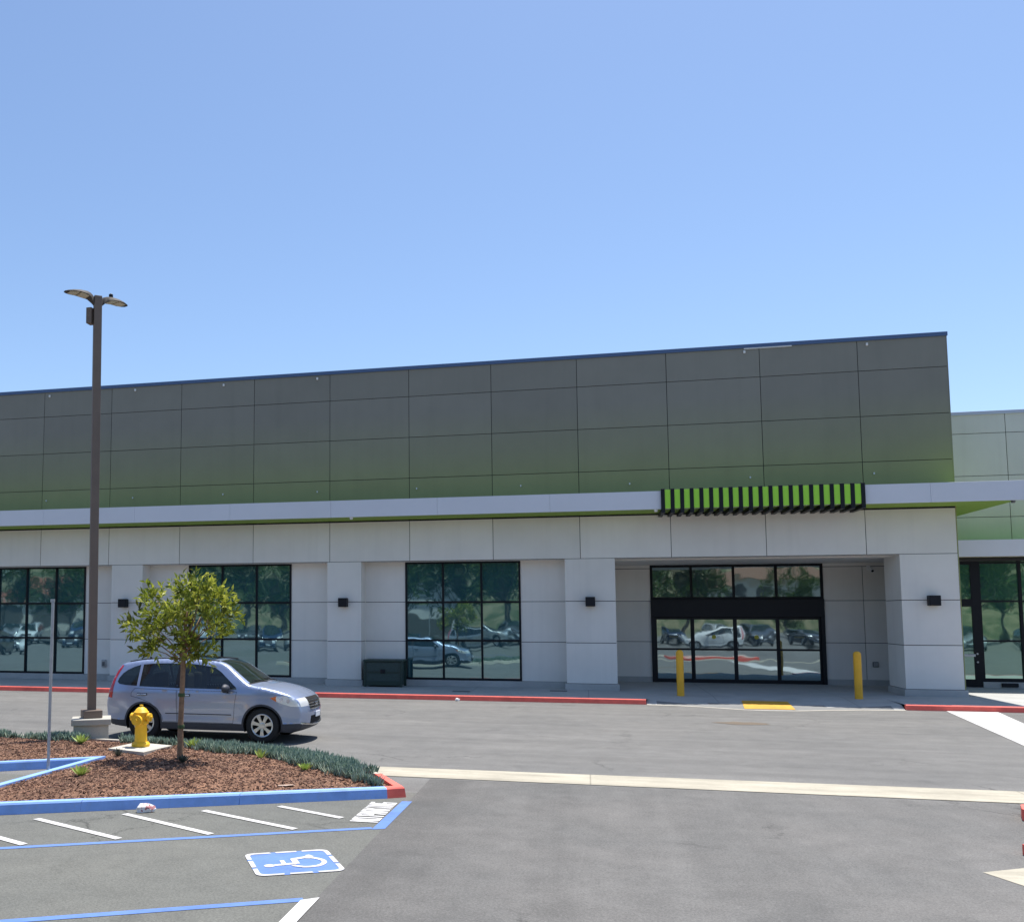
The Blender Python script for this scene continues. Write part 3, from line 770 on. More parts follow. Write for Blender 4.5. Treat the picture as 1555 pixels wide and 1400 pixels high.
dr.box(11.12, 12.76, YR - .03, YR + .05, .16, .42); dr.box(11.12, 12.76, YR - .03, YR + .05, 2.88, 3.14); dr.box(11.0, 12.76, YR - .03, YR + .05, 4.32, 4.42)
o = PR(dr.build('glass_door', M['frame'], wing))
g = MB(); g.box(11.12, 12.76, YR + .0, YR + .012, .42, 2.88); g.box(11.0, 12.76, YR + .0, YR + .012, 3.14, 4.32); g.build('glass_pane', M['sideglass'], o)
g = MB(); g.box(11.9, 12.78, YR - .075, YR - .05, 1.18, 1.27, .008); g.build('push_bar', M['galv'], o)
for z_ in (1.28, 1.0): g = MB(); g.lathe([(.03, -.02), (.035, .03)], (12.84, YR - .05, z_), 10, 'Y'); g.build('lock', M['galv'], o)
mb = MB(); mb.box(13.5, 14.0, YR - .12, YR - .06, .18, .31, .02); tag(mb.build('wall_vent', M['black'], None), 'small black vent low on the kerb under the right hand shopfront', 'vent')

# ---- slatted black and lime screen over the entrance
fx0, fx1 = 2.33, 8.13; nf = 21
scr = thing('slatted_screen', 'row of black fins with lime green panels on the white canopy above the entrance', 'slatted screen', (5.2, YC, CZ0))
def PS(o): o.location = (-5.2, -YC, -CZ0); return o
pitch = (fx1 - fx0 - .11) / (nf - 1)
for i in range(nf):
    x = fx0 + pitch * i
    mb = MB(); mb.box(x, x + .115, YC - .09, YC - .005, CZ0 - .0, 6.53, .006); mb.box(x, x + .115, YC - .09, D - .02, CZ0 - .13, CZ0 - .0, .006)
    PS(mb.build('fin', M['black'], scr))
    if i < nf - 1:
        mb = MB(); mb.box(x + .115, x + pitch, YC - .07, YC - .006, CZ0 + .01, 6.50, .004)
        PS(mb.build('lime_panel', M['lime'], scr))

# ---- fixtures on the walls
for x, lb in ((-16.67, 'black box wall light behind the tall lamp post'), (-8.25, 'black box wall light on the pillar beside the dark green box'), (0.12, 'black box wall light on the pillar left of the entrance'), (10.19, 'black box wall light on the corner pillar right of the entrance')):
    t = thing('wall_light', lb, 'wall light', (x, D, 3.03), 0, 'wall lights on the pillars')
    mb = MB(); mb.box(-.155, .155, -.30, -.05, -.155, .155, .012); mb.build('housing', M['black'], t)
    mb = MB(); mb.box(-.09, .09, -.05, 0, -.10, .10); mb.build('back_plate', M['black'], t)
    mb = MB(); mb.box(-.11, .11, -.26, -.09, -.162, -.155); mb.build('lens', M['lens'], t)
t = thing('security_camera', 'white security camera under the entrance soffit right of the doors', 'security camera', (9.62, YD, 4.22))
mb = MB(); mb.box(-.06, .06, -.03, 0, -.06, .10, .01); mb.tube([(0, -.03, .02), (0, -.16, .03), (0.02, -.2, -.02)], .022, 8); mb.build('bracket', M['whiteplastic'], t)
mb = MB(); mb.tube([(0.0, -.16, .02), (.04, -.34, -.10)], [.055, .06], 14); mb.build('housing', M['whiteplastic'], t)
mb = MB(); mb.tube([(.04, -.341, -.10), (.043, -.355, -.11)], [.045, .04], 14); mb.build('lens', M['black'], t)
t = thing('socket_box', 'small grey outlet box low on the wall right of the entrance doors', 'outlet box', (9.70, YD, .88))
mb = MB(); mb.box(-.09, .09, -.05, 0, -.09, .09, .01); mb.build('body', M['greyplastic'], t); mb = MB(); mb.box(-.07, .07, -.06, -.05, -.07, .07, .004); mb.build('cover', M['galv'], t)
t = thing('hose_box', 'small metal wall box low between the lamp post and the left pillar', 'wall box', (-17.82, YW, .77))
mb = MB(); mb.box(-.09, .09, -.08, 0, -.14, .14, .02); mb.build('body', M['galv'], t); mb = MB(); mb.box(-.05, .06, -.10, -.08, -.10, .06, .01); mb.build('cover', M['greyplastic'], t)
# dark green steel crate by the second pillar
t = thing('steel_cabinet', 'low dark green steel mesh cabinet beside the pillar under a wall light', 'cabinet', (-6.80, 32.62, SW))
mb = MB(); w_, d_, h_ = .63, .38, .92
for sx_ in (-1, 1):
    for sy_ in (-1, 1): mb.box(sx_ * w_ - .04, sx_ * w_ + .04, sy_ * d_ - .04, sy_ * d_ + .04, 0, h_ - .07, .006)
mb.box(-w_ - .05, w_ + .05, -d_ - .05, d_ + .05, h_ - .07, h_, .012); mb.box(-w_ + .04, w_ - .04, -d_ - .03, d_ + .03, .05, .2, .008); mb.box(-w_ + .04, w_ - .04, -d_ - .03, -d_ + .02, .48, .53)
mb.build('frame', M['darkgreen'], t)
mb = MB(); mb.box(-w_ + .02, w_ - .02, -d_ - .005, d_, .06, h_ - .08); mb.build('mesh_panel', plain('dark_green_mesh', (0.030, 0.055, 0.050), .6, vary=.3, scale=30), t)
mb = MB(); mb.box(-.08, .08, -d_ - .05, -d_ - .03, .46, .6, .01); mb.build('latch', M['black'], t)
for x, y, lb in ((-3.96, 30.89, 'dark grate in the sidewalk below the right hand window'), (-0.94, 31.9, 'dark grate in the sidewalk beside the pillar left of the entrance')):
    mb = MB(); mb.box(x - .27, x + .27, y - .16, y + .16, SW, SW + .012)
    for i in range(9): mb.box(x - .25 + i * .06, x - .22 + i * .06, y - .14, y + .14, SW + .012, SW + .02)
    tag(mb.build('floor_grate', M['greyplastic']), lb, 'grate')
# bollards
for x, y, lb in ((2.73, 31.1, 'yellow bollard in front of the left sidelight of the entrance'), (7.70, 31.2, 'yellow bollard in front of the blank wall right of the entrance')):
    mb = MB(); r = .108
    mb.lathe([(r, -.05), (r, 1.42), (r * .96, 1.46), (r * .8, 1.495), (r * .5, 1.52), (.01, 1.53)], (0, 0, 0), 24)
    o = mb.build('bollard', M['bollard'], None); auto_smooth(o, 50); o.location = (x, y, 0.0); tag(o, lb, 'bollard', 'yellow bollards at the entrance')

# ================================================================== LAMP POST
lp = thing('parking_lot_lamp', 'tall bronze parking lot lamp post with twin heads on a concrete pedestal', 'lamp post', (-9.8, 17.8, 0))
lp.rotation_euler = (0, -0.0085, 0); mb = MB(); rot = R(28)
def rbox(mb, hx, z0, z1, bev, rz=rot, hy=None):
    t_ = MB(); t_.box(-hx, hx, -(hy or hx), hy or hx, z0, z1, bev); c, s_ = math.cos(rz), math.sin(rz)
    mb.add([(x * c - y * s_, x * s_ + y * c, z) for x, y, z in t_.V], t_.F)
rbox(mb, .34, 0, .40, .015); mb2 = MB(); rbox(mb, .385, .40, .52, .012); mb.build('pedestal', M['pedestal'], lp)
mb = MB(); rbox(mb, .19, .52, .68, .015, R(38)); mb.build('base_cover', M['bronze'], lp)
mb = MB(); rbox(mb, .080, .6, 9.30, .010, R(38)); mb.build('pole', M['bronze'], lp)
hd1 = Vector((-.48, -.64, 0)).normalized(); hd2 = Vector((.33, .66, 0)).normalized(); hd = hd2
M['headbronze'] = plain('dark_bronze_head', (0.060, 0.052, 0.046), 0.7, spec=.3)
def lamp_head(sgn):
    d = hd1 if sgn < 0 else hd2; s_ = Vector((-d.y, d.x, 0))
    # top shell: rows of (distance along arm, half width, z top, z bottom)
    prof = [(.06, .045, .02, -.12), (.12, .055, .10, -.06), (.19, .11, .13, .02), (.28, .155, .14, .055), (.44, .170, .13, .07), (.58, .160, .105, .065), (.68, .11, .080, .06), (.73, .05, .066, .058)]
    V = []; F = []; n = 8
    for a, hw, zt, zb in prof:
        for q in range(n + 1):
            u = -1 + 2 * q / n; V.append(d * a + s_ * (hw * u) + Vector((0, 0, 9.20 + zb + (zt - zb) * math.sqrt(max(0, 1 - u ** 4)))))
        for q in range(n + 1):
            u = 1 - 2 * q / n; V.append(d * a + s_ * (hw * u) + Vector((0, 0, 9.20 + zb)))
    m_ = 2 * (n + 1)
    for i in range(len(prof) - 1):
        for q in range(m_): F.append((i * m_ + q, i * m_ + (q + 1) % m_, (i + 1) * m_ + (q + 1) % m_, (i + 1) * m_ + q))
    F.append(tuple(range(m_))); F.append(tuple((len(prof) - 1) * m_ + q for q in range(m_)))
    mb = MB().add(V, F); o = mb.build('lamp_head', M['headbronze'], lp); auto_smooth(o, 50)
    mb = MB()
    for a0, a1, w0, w1 in ((.24, .42, .115, .14), (.45, .64, .14, .095)):
        z_ = lambda a: 9.20 + np.interp(a, [p[0] for p in prof], [p[3] for p in prof]) - .012
        q = [d * a0 - s_ * w0 + Vector((0, 0, z_(a0))), d * a1 - s_ * w1 + Vector((0, 0, z_(a1))), d * a1 + s_ * w1 + Vector((0, 0, z_(a1))), d * a0 + s_ * w0 + Vector((0, 0, z_(a0)))]
        mb.add(q + [p + Vector((0, 0, .02)) for p in q], [(0, 1, 2, 3), (4, 7, 6, 5), (0, 4, 5, 1), (1, 5, 6, 2), (2, 6, 7, 3), (3, 7, 4, 0)])
    mb.build('lens', M['lens'], o)
    return o
lamp_head(-1); h2 = lamp_head(1)
p = hd * .33; mb = MB(); mb.lathe([(.035, 9.34), (.045, 9.36), (.045, 9.42), (.02, 9.44)], (p.x, p.y, 0), 12); mb.build('photocell', M['black'], h2)
mb = MB(); t_ = MB(); c_ = Vector((-.97, -.245, 0)).normalized() * .145; t_.box(-.06, .06, -.09, .09, 8.70, 9.04, .01); mb.add([(x + c_.x, y + c_.y, z) for x, y, z in t_.V], t_.F); mb.build('control_box', M['bronze'], lp)

# sign post without a sign
sp = thing('sign_post', 'bare thin galvanised sign post standing at the corner of the blue kerb', 'sign post', (-8.36, 13.83, .1))
mb = MB(); mb.tube([(0, 0, -.05), (0.01, 0, 2.70)], .025, 8); mb.build('tube', M['galv'], sp)
mb = MB(); mb.box(-.032, .04, -.012, .012, 2.70, 2.75, .004); mb.build('bracket', M['galv'], sp)

# hydrant on its pad
mb = MB(); mb.prism([(-8.42, 15.92), (-7.58, 15.62), (-7.46, 16.55), (-8.30, 16.80)], .10, .205); structure(mb.build('hydrant_pad', M['concrete']))
hy = thing('fire_hydrant', 'yellow fire hydrant on a small concrete pad in the mulch', 'fire hydrant', (-7.97, 16.30, .205), R(0))
hy.scale = (.93, .93, .88)
mb = MB(); mb.lathe([(.175, 0), (.18, .05), (.165, .075), (.125, .10), (.118, .20), (.118, .46), (.125, .47), (.155, .48), (.155, .52), (.135, .53), (.13, .66), (.15, .67), (.15, .705), (.125, .73), (.10, .77), (.06, .80), (.035, .81), (.035, .85), (.01, .855)], (0, 0, 0), 24)
o = mb.build('barrel', M['hydrant'], hy); auto_smooth(o, 35)
for s_ in (-1, 1):
    mb = MB(); mb.lathe([(.07, s_ * .10), (.07, s_ * .15), (.085, s_ * .155), (.085, s_ * .205), (.06, s_ * .21), (.025, s_ * .215), (.025, s_ * .24)], (0, 0, .60), 16, 'X')
    auto_smooth(mb.build('side_outlet', M['hydrant'], hy), 35)
mb = MB(); mb.lathe([(.085, -.10), (.085, -.15), (.105, -.155), (.105, -.215), (.03, -.22), (.03, -.25)], (0, 0, .55), 18, 'Y'); auto_smooth(mb.build('front_outlet', M['hydrant'], hy), 35)
mb = MB()
for i in range(8):
    q = R(45 * i); mb.lathe([(.014, .05), (.014, .09)], (.15 * math.cos(q), .15 * math.sin(q), 0), 6); mb.lathe([(.012, .46), (.012, .54)], (.142 * math.cos(q), .142 * math.sin(q), 0), 6)
mb.build('bolts', M['hydrant'], hy)

# ================================================================== PLANTS
def leaf_quads(mb, base, d, L, wd, rnd, tone, bend=.25):
    d = d.normalized(); a = d.cross(Vector((rnd.uniform(-1, 1), rnd.uniform(-1, 1), rnd.uniform(-.2, 1)))); 
    if a.length < 1e-3: a = Vector((1, 0, 0))
    a.normalize(); n = a.cross(d)
    p1 = base + d * L * .45; p2 = base + d * L + n * (-bend * L * .4)
    mb.add([base, p1 + a * wd / 2 + n * bend * wd, p2, p1 - a * wd / 2 + n * bend * wd, p1], [(0, 1, 4), (1, 2, 4), (2, 3, 4), (3, 0, 4)], tone)
def make_tree(name, label, loc):
    rnd = random.Random(11)
    t = thing(name, label, 'tree', loc)
    tr = MB(); tr.tube([(0.0, 0, -.08), (.0, 0, .0), (.0, 0, .6), (.02, .0, 1.2), (.03, .01, 1.7), (.05, .0, 2.1), (.10, .02, 2.6)], [.060, .055, .048, .045, .042, .030, .016], 10)
    lobes = [(-.86, -.1, 2.26, .22), (-.60, .1, 1.84, .19), (-.78, .2, 2.02, .16), (-.68, .25, 2.76, .25), (-.42, -.2, 2.52, .25), (-.25, .3, 2.80, .25), (0.08, .0, 2.92, .28), (.33, -.05, 2.96, .24), (.42, -.2, 2.76, .25), (.66, .1, 2.72, .24), (.88, .05, 2.46, .20), (.25, .2, 2.44, .26), (.0, -.3, 2.34, .26), (.10, -.1, 1.98, .24), (.30, .1, 1.86, .20), (.62, -.2, 2.36, .22), (-.2, .1, 2.24, .22), (.02, .1, 1.72, .15), (.52, .25, 2.14, .17), (-.52, -.1, 2.28, .2), (-.02, .45, 2.6, .25), (.2, -.5, 2.55, .24)]
    lobes = [(a * .94 + .02, b_, c_ * .965 + .05, d_ * rnd.uniform(.72, 1.05)) for a, b_, c_, d_ in lobes]
    for lx, ly, lz, r in lobes:
        s0 = Vector((.03 + lx * .05, 0, 1.55 + (lz - 1.7) * .35)); e = Vector((lx, ly, lz))
        mid = s0.lerp(e, .5) + Vector((rnd.uniform(-.05, .05), rnd.uniform(-.05, .05), .06)); tr.tube([s0, mid, e], [.014, .009, .004], 6)
    o = tr.build('trunk', M['bark'], t, True)
    mb = MB()
    for lx, ly, lz, r in lobes:
        c = Vector((lx, ly, lz)); lt_ = rnd.uniform(-.10, .16)
        for q in range(int(6 + r * 56)):
            u = Vector((rnd.gauss(0, 1), rnd.gauss(0, 1), rnd.gauss(0, 1))).normalized(); rr = r * rnd.uniform(.3, 1.0) * rnd.choice((1, 1, 1, 1.25))
            b = c + Vector((u.x, u.y, u.z * .95)) * rr * .8
            td = (u + Vector((lx * .5, ly * .5, .45)) + Vector((rnd.gauss(0, .3), rnd.gauss(0, .3), rnd.gauss(0, .3)))).normalized()
            tb = min(1, max(0, .45 + lt_ + rnd.gauss(0, .16)))
            for l in range(rnd.randint(5, 8)):
                pos = b + td * (.032 * l); az = rnd.uniform(0, 6.28)
                ax = td.cross(Vector((0, 0, 1))); ax = ax.normalized() if ax.length > .05 else Vector((1, 0, 0)); bx = td.cross(ax)
                dd = td * .9 + (ax * math.cos(az) + bx * math.sin(az)) * .85
                leaf_quads(mb, pos, dd, rnd.uniform(.095, .165), rnd.uniform(.040, .064), rnd, min(1, max(0, tb + rnd.gauss(0, .18))))
    mesh_obj('crown', mb.V, mb.F, M['leaf'], t, False, mb.T)
    mb = MB()
    for z in (.55, 1.08): mb.lathe([(.056, z - .03), (.060, z), (.056, z + .03)], (.01, 0, 0), 10)
    mb.build('tree_tie', M['greentie'], t)
    return t
make_tree('young_tree', 'young round crowned tree with bright green leaves in the mulch before the silver car', (-6.70, 15.19, .17))
# blue-green chalksticks along the back of the island
mb = MB(); rnd = random.Random(5)
edge = [(-2.98, 13.92, .16), (-3.35, 14.4, .30), (-4.0, 15.15, .42), (-4.9, 15.95, .42), (-5.9, 16.45, .40), (-7.1, 16.8, .38), (-8.3, 17.0, .34), (-9.3, 17.2, .34), (-10.6, 17.3, .34), (-12.0, 17.4, .34)]
seglen = []
for _ in range(3300):
    i = rnd.choices(range(len(edge) - 1), weights=[1.1, 1.6, 2.0, 1.9, 1.8, 1.2, 1.0, 1.0, .9])[0]; t = rnd.random()
    x0, y0, w0 = edge[i]; x1, y1, w1 = edge[i + 1]
    wd = w0 + (w1 - w0) * t; x = x0 + (x1 - x0) * t + rnd.gauss(0, .45) * wd; y = y0 + (y1 - y0) * t + rnd.gauss(0, .45) * wd
    if not in_poly(x, y, inset_poly(outer, .06) if False else outer): continue
    if math.sin(x * 3.1 + 1.7) * math.sin(y * 2.3 + x) > (.55 if x > -7 else .15): continue
    if -9.0 < x < -7.3 and y < 16.95: continue
    if abs(x + 9.8) < .45 and abs(y - 17.8) < .45: continue
    hgt = rnd.uniform(.07, .17) * (1.0 if x > -7 else .85)
    tone = min(1, max(0, rnd.gauss(.45, .2)))
    for l in range(7):
        a = rnd.uniform(0, 6.28); lean = rnd.uniform(.15, 1.2)
        d = Vector((math.cos(a) * lean, math.sin(a) * lean, 1)).normalized(); b = Vector((x + rnd.gauss(0, .02), y + rnd.gauss(0, .02), mulch_z(x, y) + hgt * .25 * rnd.random()))
        L = hgt * rnd.uniform(.55, 1.0); r = .011; sx_ = d.cross(Vector((0, 1, 0))).normalized(); sy_ = d.cross(sx_)
        V = [b + sx_ * r, b - sx_ * r * .5 + sy_ * r * .87, b - sx_ * r * .5 - sy_ * r * .87]
        V2 = [p + d * L * .7 + Vector((0, 0, .02)) for p in V]; tip = b + d * L + Vector((0, 0, .04))
        mb.add(V + V2 + [tip], [(0, 1, 4, 3), (1, 2, 5, 4), (2, 0, 3, 5), (3, 4, 6), (4, 5, 6), (5, 3, 6)], min(1, max(0, tone + rnd.gauss(0, .12))))
gc = mesh_obj('ground_cover', mb.V, mb.F, M['chalk'], None, False, mb.T); gc['kind'] = 'stuff'
gc['label'] = 'blue green chalkstick ground cover along the back of the mulch bed'
def rosette(name, label, x, y, r, n, mat, seed, up=.8, wd=.055):
    rr = random.Random(seed); mb = MB(); z = mulch_z(x, y) - .01
    for i in range(n):
        a = i * 2.4 + rr.uniform(-.2, .2); k_ = i / n; el = R(20 + 62 * k_ * up + rr.uniform(-8, 8)); L = r * (1.0 - .35 * k_) * rr.uniform(.85, 1.1)
        d = Vector((math.cos(a), math.sin(a), 0)); s_ = Vector((-math.sin(a), math.cos(a), 0)); b = Vector((0, 0, .01)) + d * .015
        ws = [wd * .7, wd, wd * .8, .006]; tone = min(1, max(0, .35 + .4 * k_ + rr.gauss(0, .12))); V = []
        for q, (f_, w_) in enumerate(zip((0, .35, .7, 1.0), ws)):
            e2 = el + f_ * .25; p = b + (d * math.cos(e2) + Vector((0, 0, math.sin(e2)))) * L * f_
            nrm = (Vector((0, 0, 1)) * math.cos(e2) - d * math.sin(e2)); V += [p - s_ * w_ / 2 + nrm * w_ * .25, p, p + s_ * w_ / 2 + nrm * w_ * .25]
        F = []
        for q in range(3):
            o_ = q * 3; F += [(o_, o_ + 1, o_ + 4, o_ + 3), (o_ + 1, o_ + 2, o_ + 5, o_ + 4)]
        mb.add(V, F, tone)
    o = mesh_obj(name, mb.V, mb.F, mat, None, False, mb.T); o.location = (x, y, z); return o
ag = [(-7.56, 13.42, .22, 20, 'agave', 'yellow green agave standing alone between the sign post and front kerb'), (-9.25, 16.42, .23, 20, 'agave', 'yellow green agave right below the lamp pedestal'), (-7.02, 16.55, .24, 20, 'agave', 'yellow green agave among blue green plants right of the tree trunk'),
      (-6.45, 14.72, .17, 16, 'tuft', 'dark reddish agave just right of the tree trunk base'), (-5.42, 15.62, .21, 14, 'agave', 'thin upright pale agave in front of the blue green plants'), (-4.32, 14.55, .17, 18, 'agave', 'small bright agave near the tip of the mulch bed')]
for i, (x, y, r, n, mt, lb) in enumerate(ag): tag(rosette('agave_plant', lb, x, y, r, n, M[mt], 20 + i, .8 if i != 4 else 1.25, .055 if i != 4 else .035), lb, 'agave', 'agaves in the mulch bed')
tag(rosette('grass_tuft', '', -8.02, 15.52, .16, 46, M['tuft'], 77, 1.1, .014), 'small dark grass tuft in front of the hydrant pad', 'grass tuft')
# litter
def litter(name, x, y, z, s, mat, label, seed):
    rr = random.Random(seed); bm = bmesh.new(); bmesh.ops.create_icosphere(bm, subdivisions=2, radius=1)
    for v in bm.verts: v.co = Vector((v.co.x * s[0], v.co.y * s[1], max(-.5, v.co.z) * s[2])) * rr.uniform(.75, 1.2)
    me = bpy.data.meshes.new(name); bm.to_mesh(me); bm.free(); me.materials.append(mat); o = bpy.data.objects.new(name, me); COL.objects.link(o); o.location = (x, y, z); o.rotation_euler = (0, 0, .45)
    return tag(o, label, 'litter')
mlit, n_, b_ = new_mat('crumpled_cup'); k = NB(mlit); k.L(k.mix(k.rng(k.noise(14, 2), .52, .56, 0, 1), (.75, .73, .72), (.40, .16, .16)), b_.inputs['Base Color'])
litter('crumpled_cup', -5.72, 11.86, .045, (.13, .07, .07), mlit, 'crumpled white paper cup lying against the blue kerb', 1)
litter('paper_scrap', -6.02, 16.62, .20, (.11, .08, .06), M['whiteplastic'], 'white paper scrap at the edge of the blue green plants', 2)
litter('plastic_scrap', -3.86, 29.25, .03, (.07, .05, .06), M['whiteplastic'], 'small white scrap against the red kerb below the window', 3)
litter('bark_flake', -4.25, 13.35, .16, (.13, .03, .012), plain('pale_bark', (.55, .42, .33), .9), 'pale bark flake on the mulch by the blue kerb', 4)
#@@CAR@@
# ================================================================== CARS
def catmull(P, n):
    out = []
    for i in range(len(P) - 1):
        p0, p1, p2, p3 = P[max(i - 1, 0)], P[i], P[i + 1], P[min(i + 2, len(P) - 1)]
        for k_ in range(n):
            t = k_ / n
            out.append(tuple(.5 * (2 * b + (c - a) * t + (2 * a - 5 * b + 4 * c - d) * t * t + (3 * b - a - 3 * c + d) * t ** 3) for a, b, c, d in zip(p0, p1, p2, p3)))
    out.append(tuple(P[-1])); return out
def car_paint(name, c, metal=.55):
    m, n, b = new_mat(name); k = NB(m)
    v = k.rng(k.noise(400, 2, .5), .3, .7, .93, 1.07); k.L(k.scale_col(c, v), b.inputs['Base Color'])
    b.inputs['Metallic'].default_value = metal; b.inputs['Roughness'].default_value = .34
    b.inputs['Coat Weight'].default_value = 1.0; b.inputs['Coat Roughness'].default_value = .03
    return m
M['carblue'] = car_paint('silver_blue_paint', (0.33, 0.39, 0.545))
M['cladding'] = plain('dark_cladding', (0.035, 0.040, 0.055), .55)
M['tyre'] = plain('tyre_rubber', (0.012, 0.012, 0.013), .8, bump=.2)
M['alloy'] = plain('alloy_wheel', (0.62, 0.62, 0.62), .28, .8)
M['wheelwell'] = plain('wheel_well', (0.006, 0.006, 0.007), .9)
M['cglass'] = car_glass('tinted_side_glass', (0.010, 0.014, 0.020), .42)
M['wglass'] = car_glass('windshield_glass', (0.035, 0.055, 0.045), .55)
M['tail'] = plain('tail_lamp_red', (0.45, 0.010, 0.015), .12, coat=1)
M['headl'] = plain('headlamp_clear', (0.85, 0.86, 0.86), .15, .15, coat=1)
M['amber'] = plain('amber_lens', (0.75, 0.17, 0.03), .15, coat=1)
M['chrome'] = plain('chrome', (0.7, 0.7, 0.72), .12, 1)
M['plate'] = plain('number_plate', (0.72, 0.74, 0.78), .5, vary=.25, scale=30)
M['cabin'] = plain('cabin_trim', (0.10, 0.095, 0.085), .8)
M['seatcloth'] = plain('seat_cloth', (0.19, 0.18, 0.16), .9)

ZK = [.15, .22, .30, .45, .60, .72, .85, .96, 1.04, 1.12, 1.22, 1.35, 1.50, 1.60, 1.70]
YK = [.80, .825, .850, .868, .874, .890, .905, .900, .888, .868, .828, .768, .698, .652, .590]
def side_y(x, z):
    y = float(np.interp(z, ZK, YK))
    if x > 2.35: y *= 1 - .17 * ((x - 2.35) / 1.05) ** 2.1
    if x < -.35: y *= 1 - .115 * ((-.35 - x) / .62) ** 2
    y += .010 * math.exp(-((z - .985) / .030) ** 2) - .010 * math.exp(-((z - .52) / .06) ** 2)
    for ax in (0.0, 2.62):                            # flared wheel arches
        r = math.hypot(x - ax, z - .36)
        if .38 < r < .56 and z < .95: y += .022 * (1 - (r - .38) / .18) ** 1.5
    return y
UP = [(3.22, .22), (3.36, .28), (3.41, .38), (3.43, .50), (3.43, .62), (3.40, .74), (3.355, .855), (3.24, .945), (3.07, 1.015), (2.84, 1.08), (2.58, 1.13), (2.33, 1.175), (2.15, 1.29), (1.96, 1.43), (1.78, 1.555), (1.57, 1.625), (1.20, 1.655), (.80, 1.675), (.30, 1.668), (-.15, 1.640), (-.46, 1.590), (-.62, 1.545), (-.70, 1.43), (-.765, 1.27), (-.81, 1.10), (-.835, .97), (-.865, .84), (-.89, .74), (-.89, .55), (-.87, .42), (-.80, .31)]
UPS = catmull(UP, 4)
def arch(ax, a0, a1, r=.395, n=18): return [(ax + r * math.cos(R(a0 + (a1 - a0) * i / n)), .36 + r * math.sin(R(a0 + (a1 - a0) * i / n))) for i in range(n + 1)]
OUT = UPS + arch(0.0, 192, -12)[0:] + arch(2.62, 192, -14)
# keep the polygon simple: rear lower edge -> rear arch -> sill -> front arch -> front lower edge
OUT = UPS + [(-.55, .27)] + arch(0.0, 195, -18) + [(.9, .235), (1.7, .235)] + arch(2.62, 198, -18)
def resample(P, h, closed=True):
    o = []; n = len(P)
    for i in range(n if closed else n - 1):
        a, b = P[i], P[(i + 1) % n]; L = math.hypot(b[0] - a[0], b[1] - a[1]); k_ = max(1, int(round(L / h)))
        for s in range(k_): o.append((a[0] + (b[0] - a[0]) * s / k_, a[1] + (b[1] - a[1]) * s / k_))
    return o
UPV = np.array(UPS); UA = UPV[:-1]; UB = UPV[1:]
def d_up(x, z):
    p = np.array((x, z)); ab = UB - UA; t = np.clip(((p - UA) * ab).sum(1) / (ab ** 2).sum(1), 0, 1); q = UA + ab * t[:, None]
    return float(np.sqrt(((q - p) ** 2).sum(1)).min())
RR = .055
def surf_y(x, z):
    d = d_up(x, z); y = side_y(x, z)
    if d < RR: y -= RR * (1 - math.sqrt(max(0, 1 - (1 - d / RR) ** 2)))
    return y
def region(poly, holes=(), inset=0.0, h=.045, rings=False):
    P = resample(poly, h); pts = [Vector(p) for p in P]; ed = [(i, (i + 1) % len(P)) for i in range(len(P))]
    for H in holes:
        Q = resample(H, h); o = len(pts); pts += [Vector(q) for q in Q]; ed += [(o + i, o + (i + 1) % len(Q)) for i in range(len(Q))]
    bd = [tuple(p) for p in pts]; BA = np.array(bd)
    cand = []
    xs = [p[0] for p in P]; zs = [p[1] for p in P]
    x = min(xs)
    while x < max(xs):
        z = min(zs)
        while z < max(zs): cand.append((x + .3 * h * ((int(z / h) % 2))  , z)); z += h
        x += h
    if rings:
        for i in range(1, len(UPS) - 1):
            t = Vector((UPS[i + 1][0] - UPS[i - 1][0], UPS[i + 1][1] - UPS[i - 1][1])).normalized(); n = Vector((t.y, -t.x))
            for d in (.006, .018, .035, .055):
                for sg in (1, -1): cand.append((UPS[i][0] + n.x * d * sg, UPS[i][1] + n.y * d * sg))
    def inside(x, z): return in_poly(x, z, poly) and not any(in_poly(x, z, H) for H in holes)
    used = []
    for c in cand:
        if not inside(*c): continue
        lim = .005 if rings and d_up(*c) < .06 else h * .45
        if np.sqrt(((BA - np.array(c)) ** 2).sum(1)).min() < lim: continue
        pts.append(Vector(c))
    vs, _, fs, *_ = delaunay_2d_cdt(pts, ed, [], 0, 1e-5)
    F = [tuple(f) for f in fs if inside(sum(vs[i].x for i in f) / len(f), sum(vs[i].y for i in f) / len(f))]
    return [(v.x, surf_y(v.x, v.y) - inset, v.y) for v in vs], F
def two_sides(name, V, F, mat, par, sides=(-1, 1), painted=False, merge=True):
    r = []
    for s in sides:
        o = mesh_obj(name, [(x, y * s, z) for x, y, z in V], F, mat, par, True)
        bm = bmesh.new(); bm.from_mesh(o.data)
        bmesh.ops.delete(bm, geom=[v for v in bm.verts if not v.link_faces], context='VERTS')
        for f in bm.faces:
            f.normal_update()
            if f.normal.y * s < 0: f.normal_flip()
        bm.to_mesh(o.data); bm.free()
        if painted: o['painted'] = 1
        r.append(o)
    return r
DLO_F = [(2.08, 1.075), (2.065, 1.115), (1.88, 1.265), (1.69, 1.415), (1.53, 1.510), (1.25, 1.552), (1.0, 1.575), (.80, 1.58), (.80, 1.085)]
DLO_R = [(.72, 1.085), (.72, 1.58), (.45, 1.582), (.15, 1.572), (-.10, 1.55), (-.10, 1.105)]
DLO_Q = [(-.16, 1.112), (-.16, 1.543), (-.30, 1.50), (-.44, 1.435), (-.54, 1.36), (-.61, 1.26), (-.63, 1.19), (-.58, 1.145), (-.42, 1.125)]
DOOR_F = [(.765, .39), (.765, 1.045), (2.09, 1.035), (2.075, .95), (2.04, .75), (2.02, .55), (2.0, .39)]
DOOR_R = [(.755, .39), (.755, 1.045), (-.20, 1.065), (-.27, .98), (-.28, .90), (-.10, .86), (.14, .78), (.32, .66), (.42, .50), (.45, .39)]
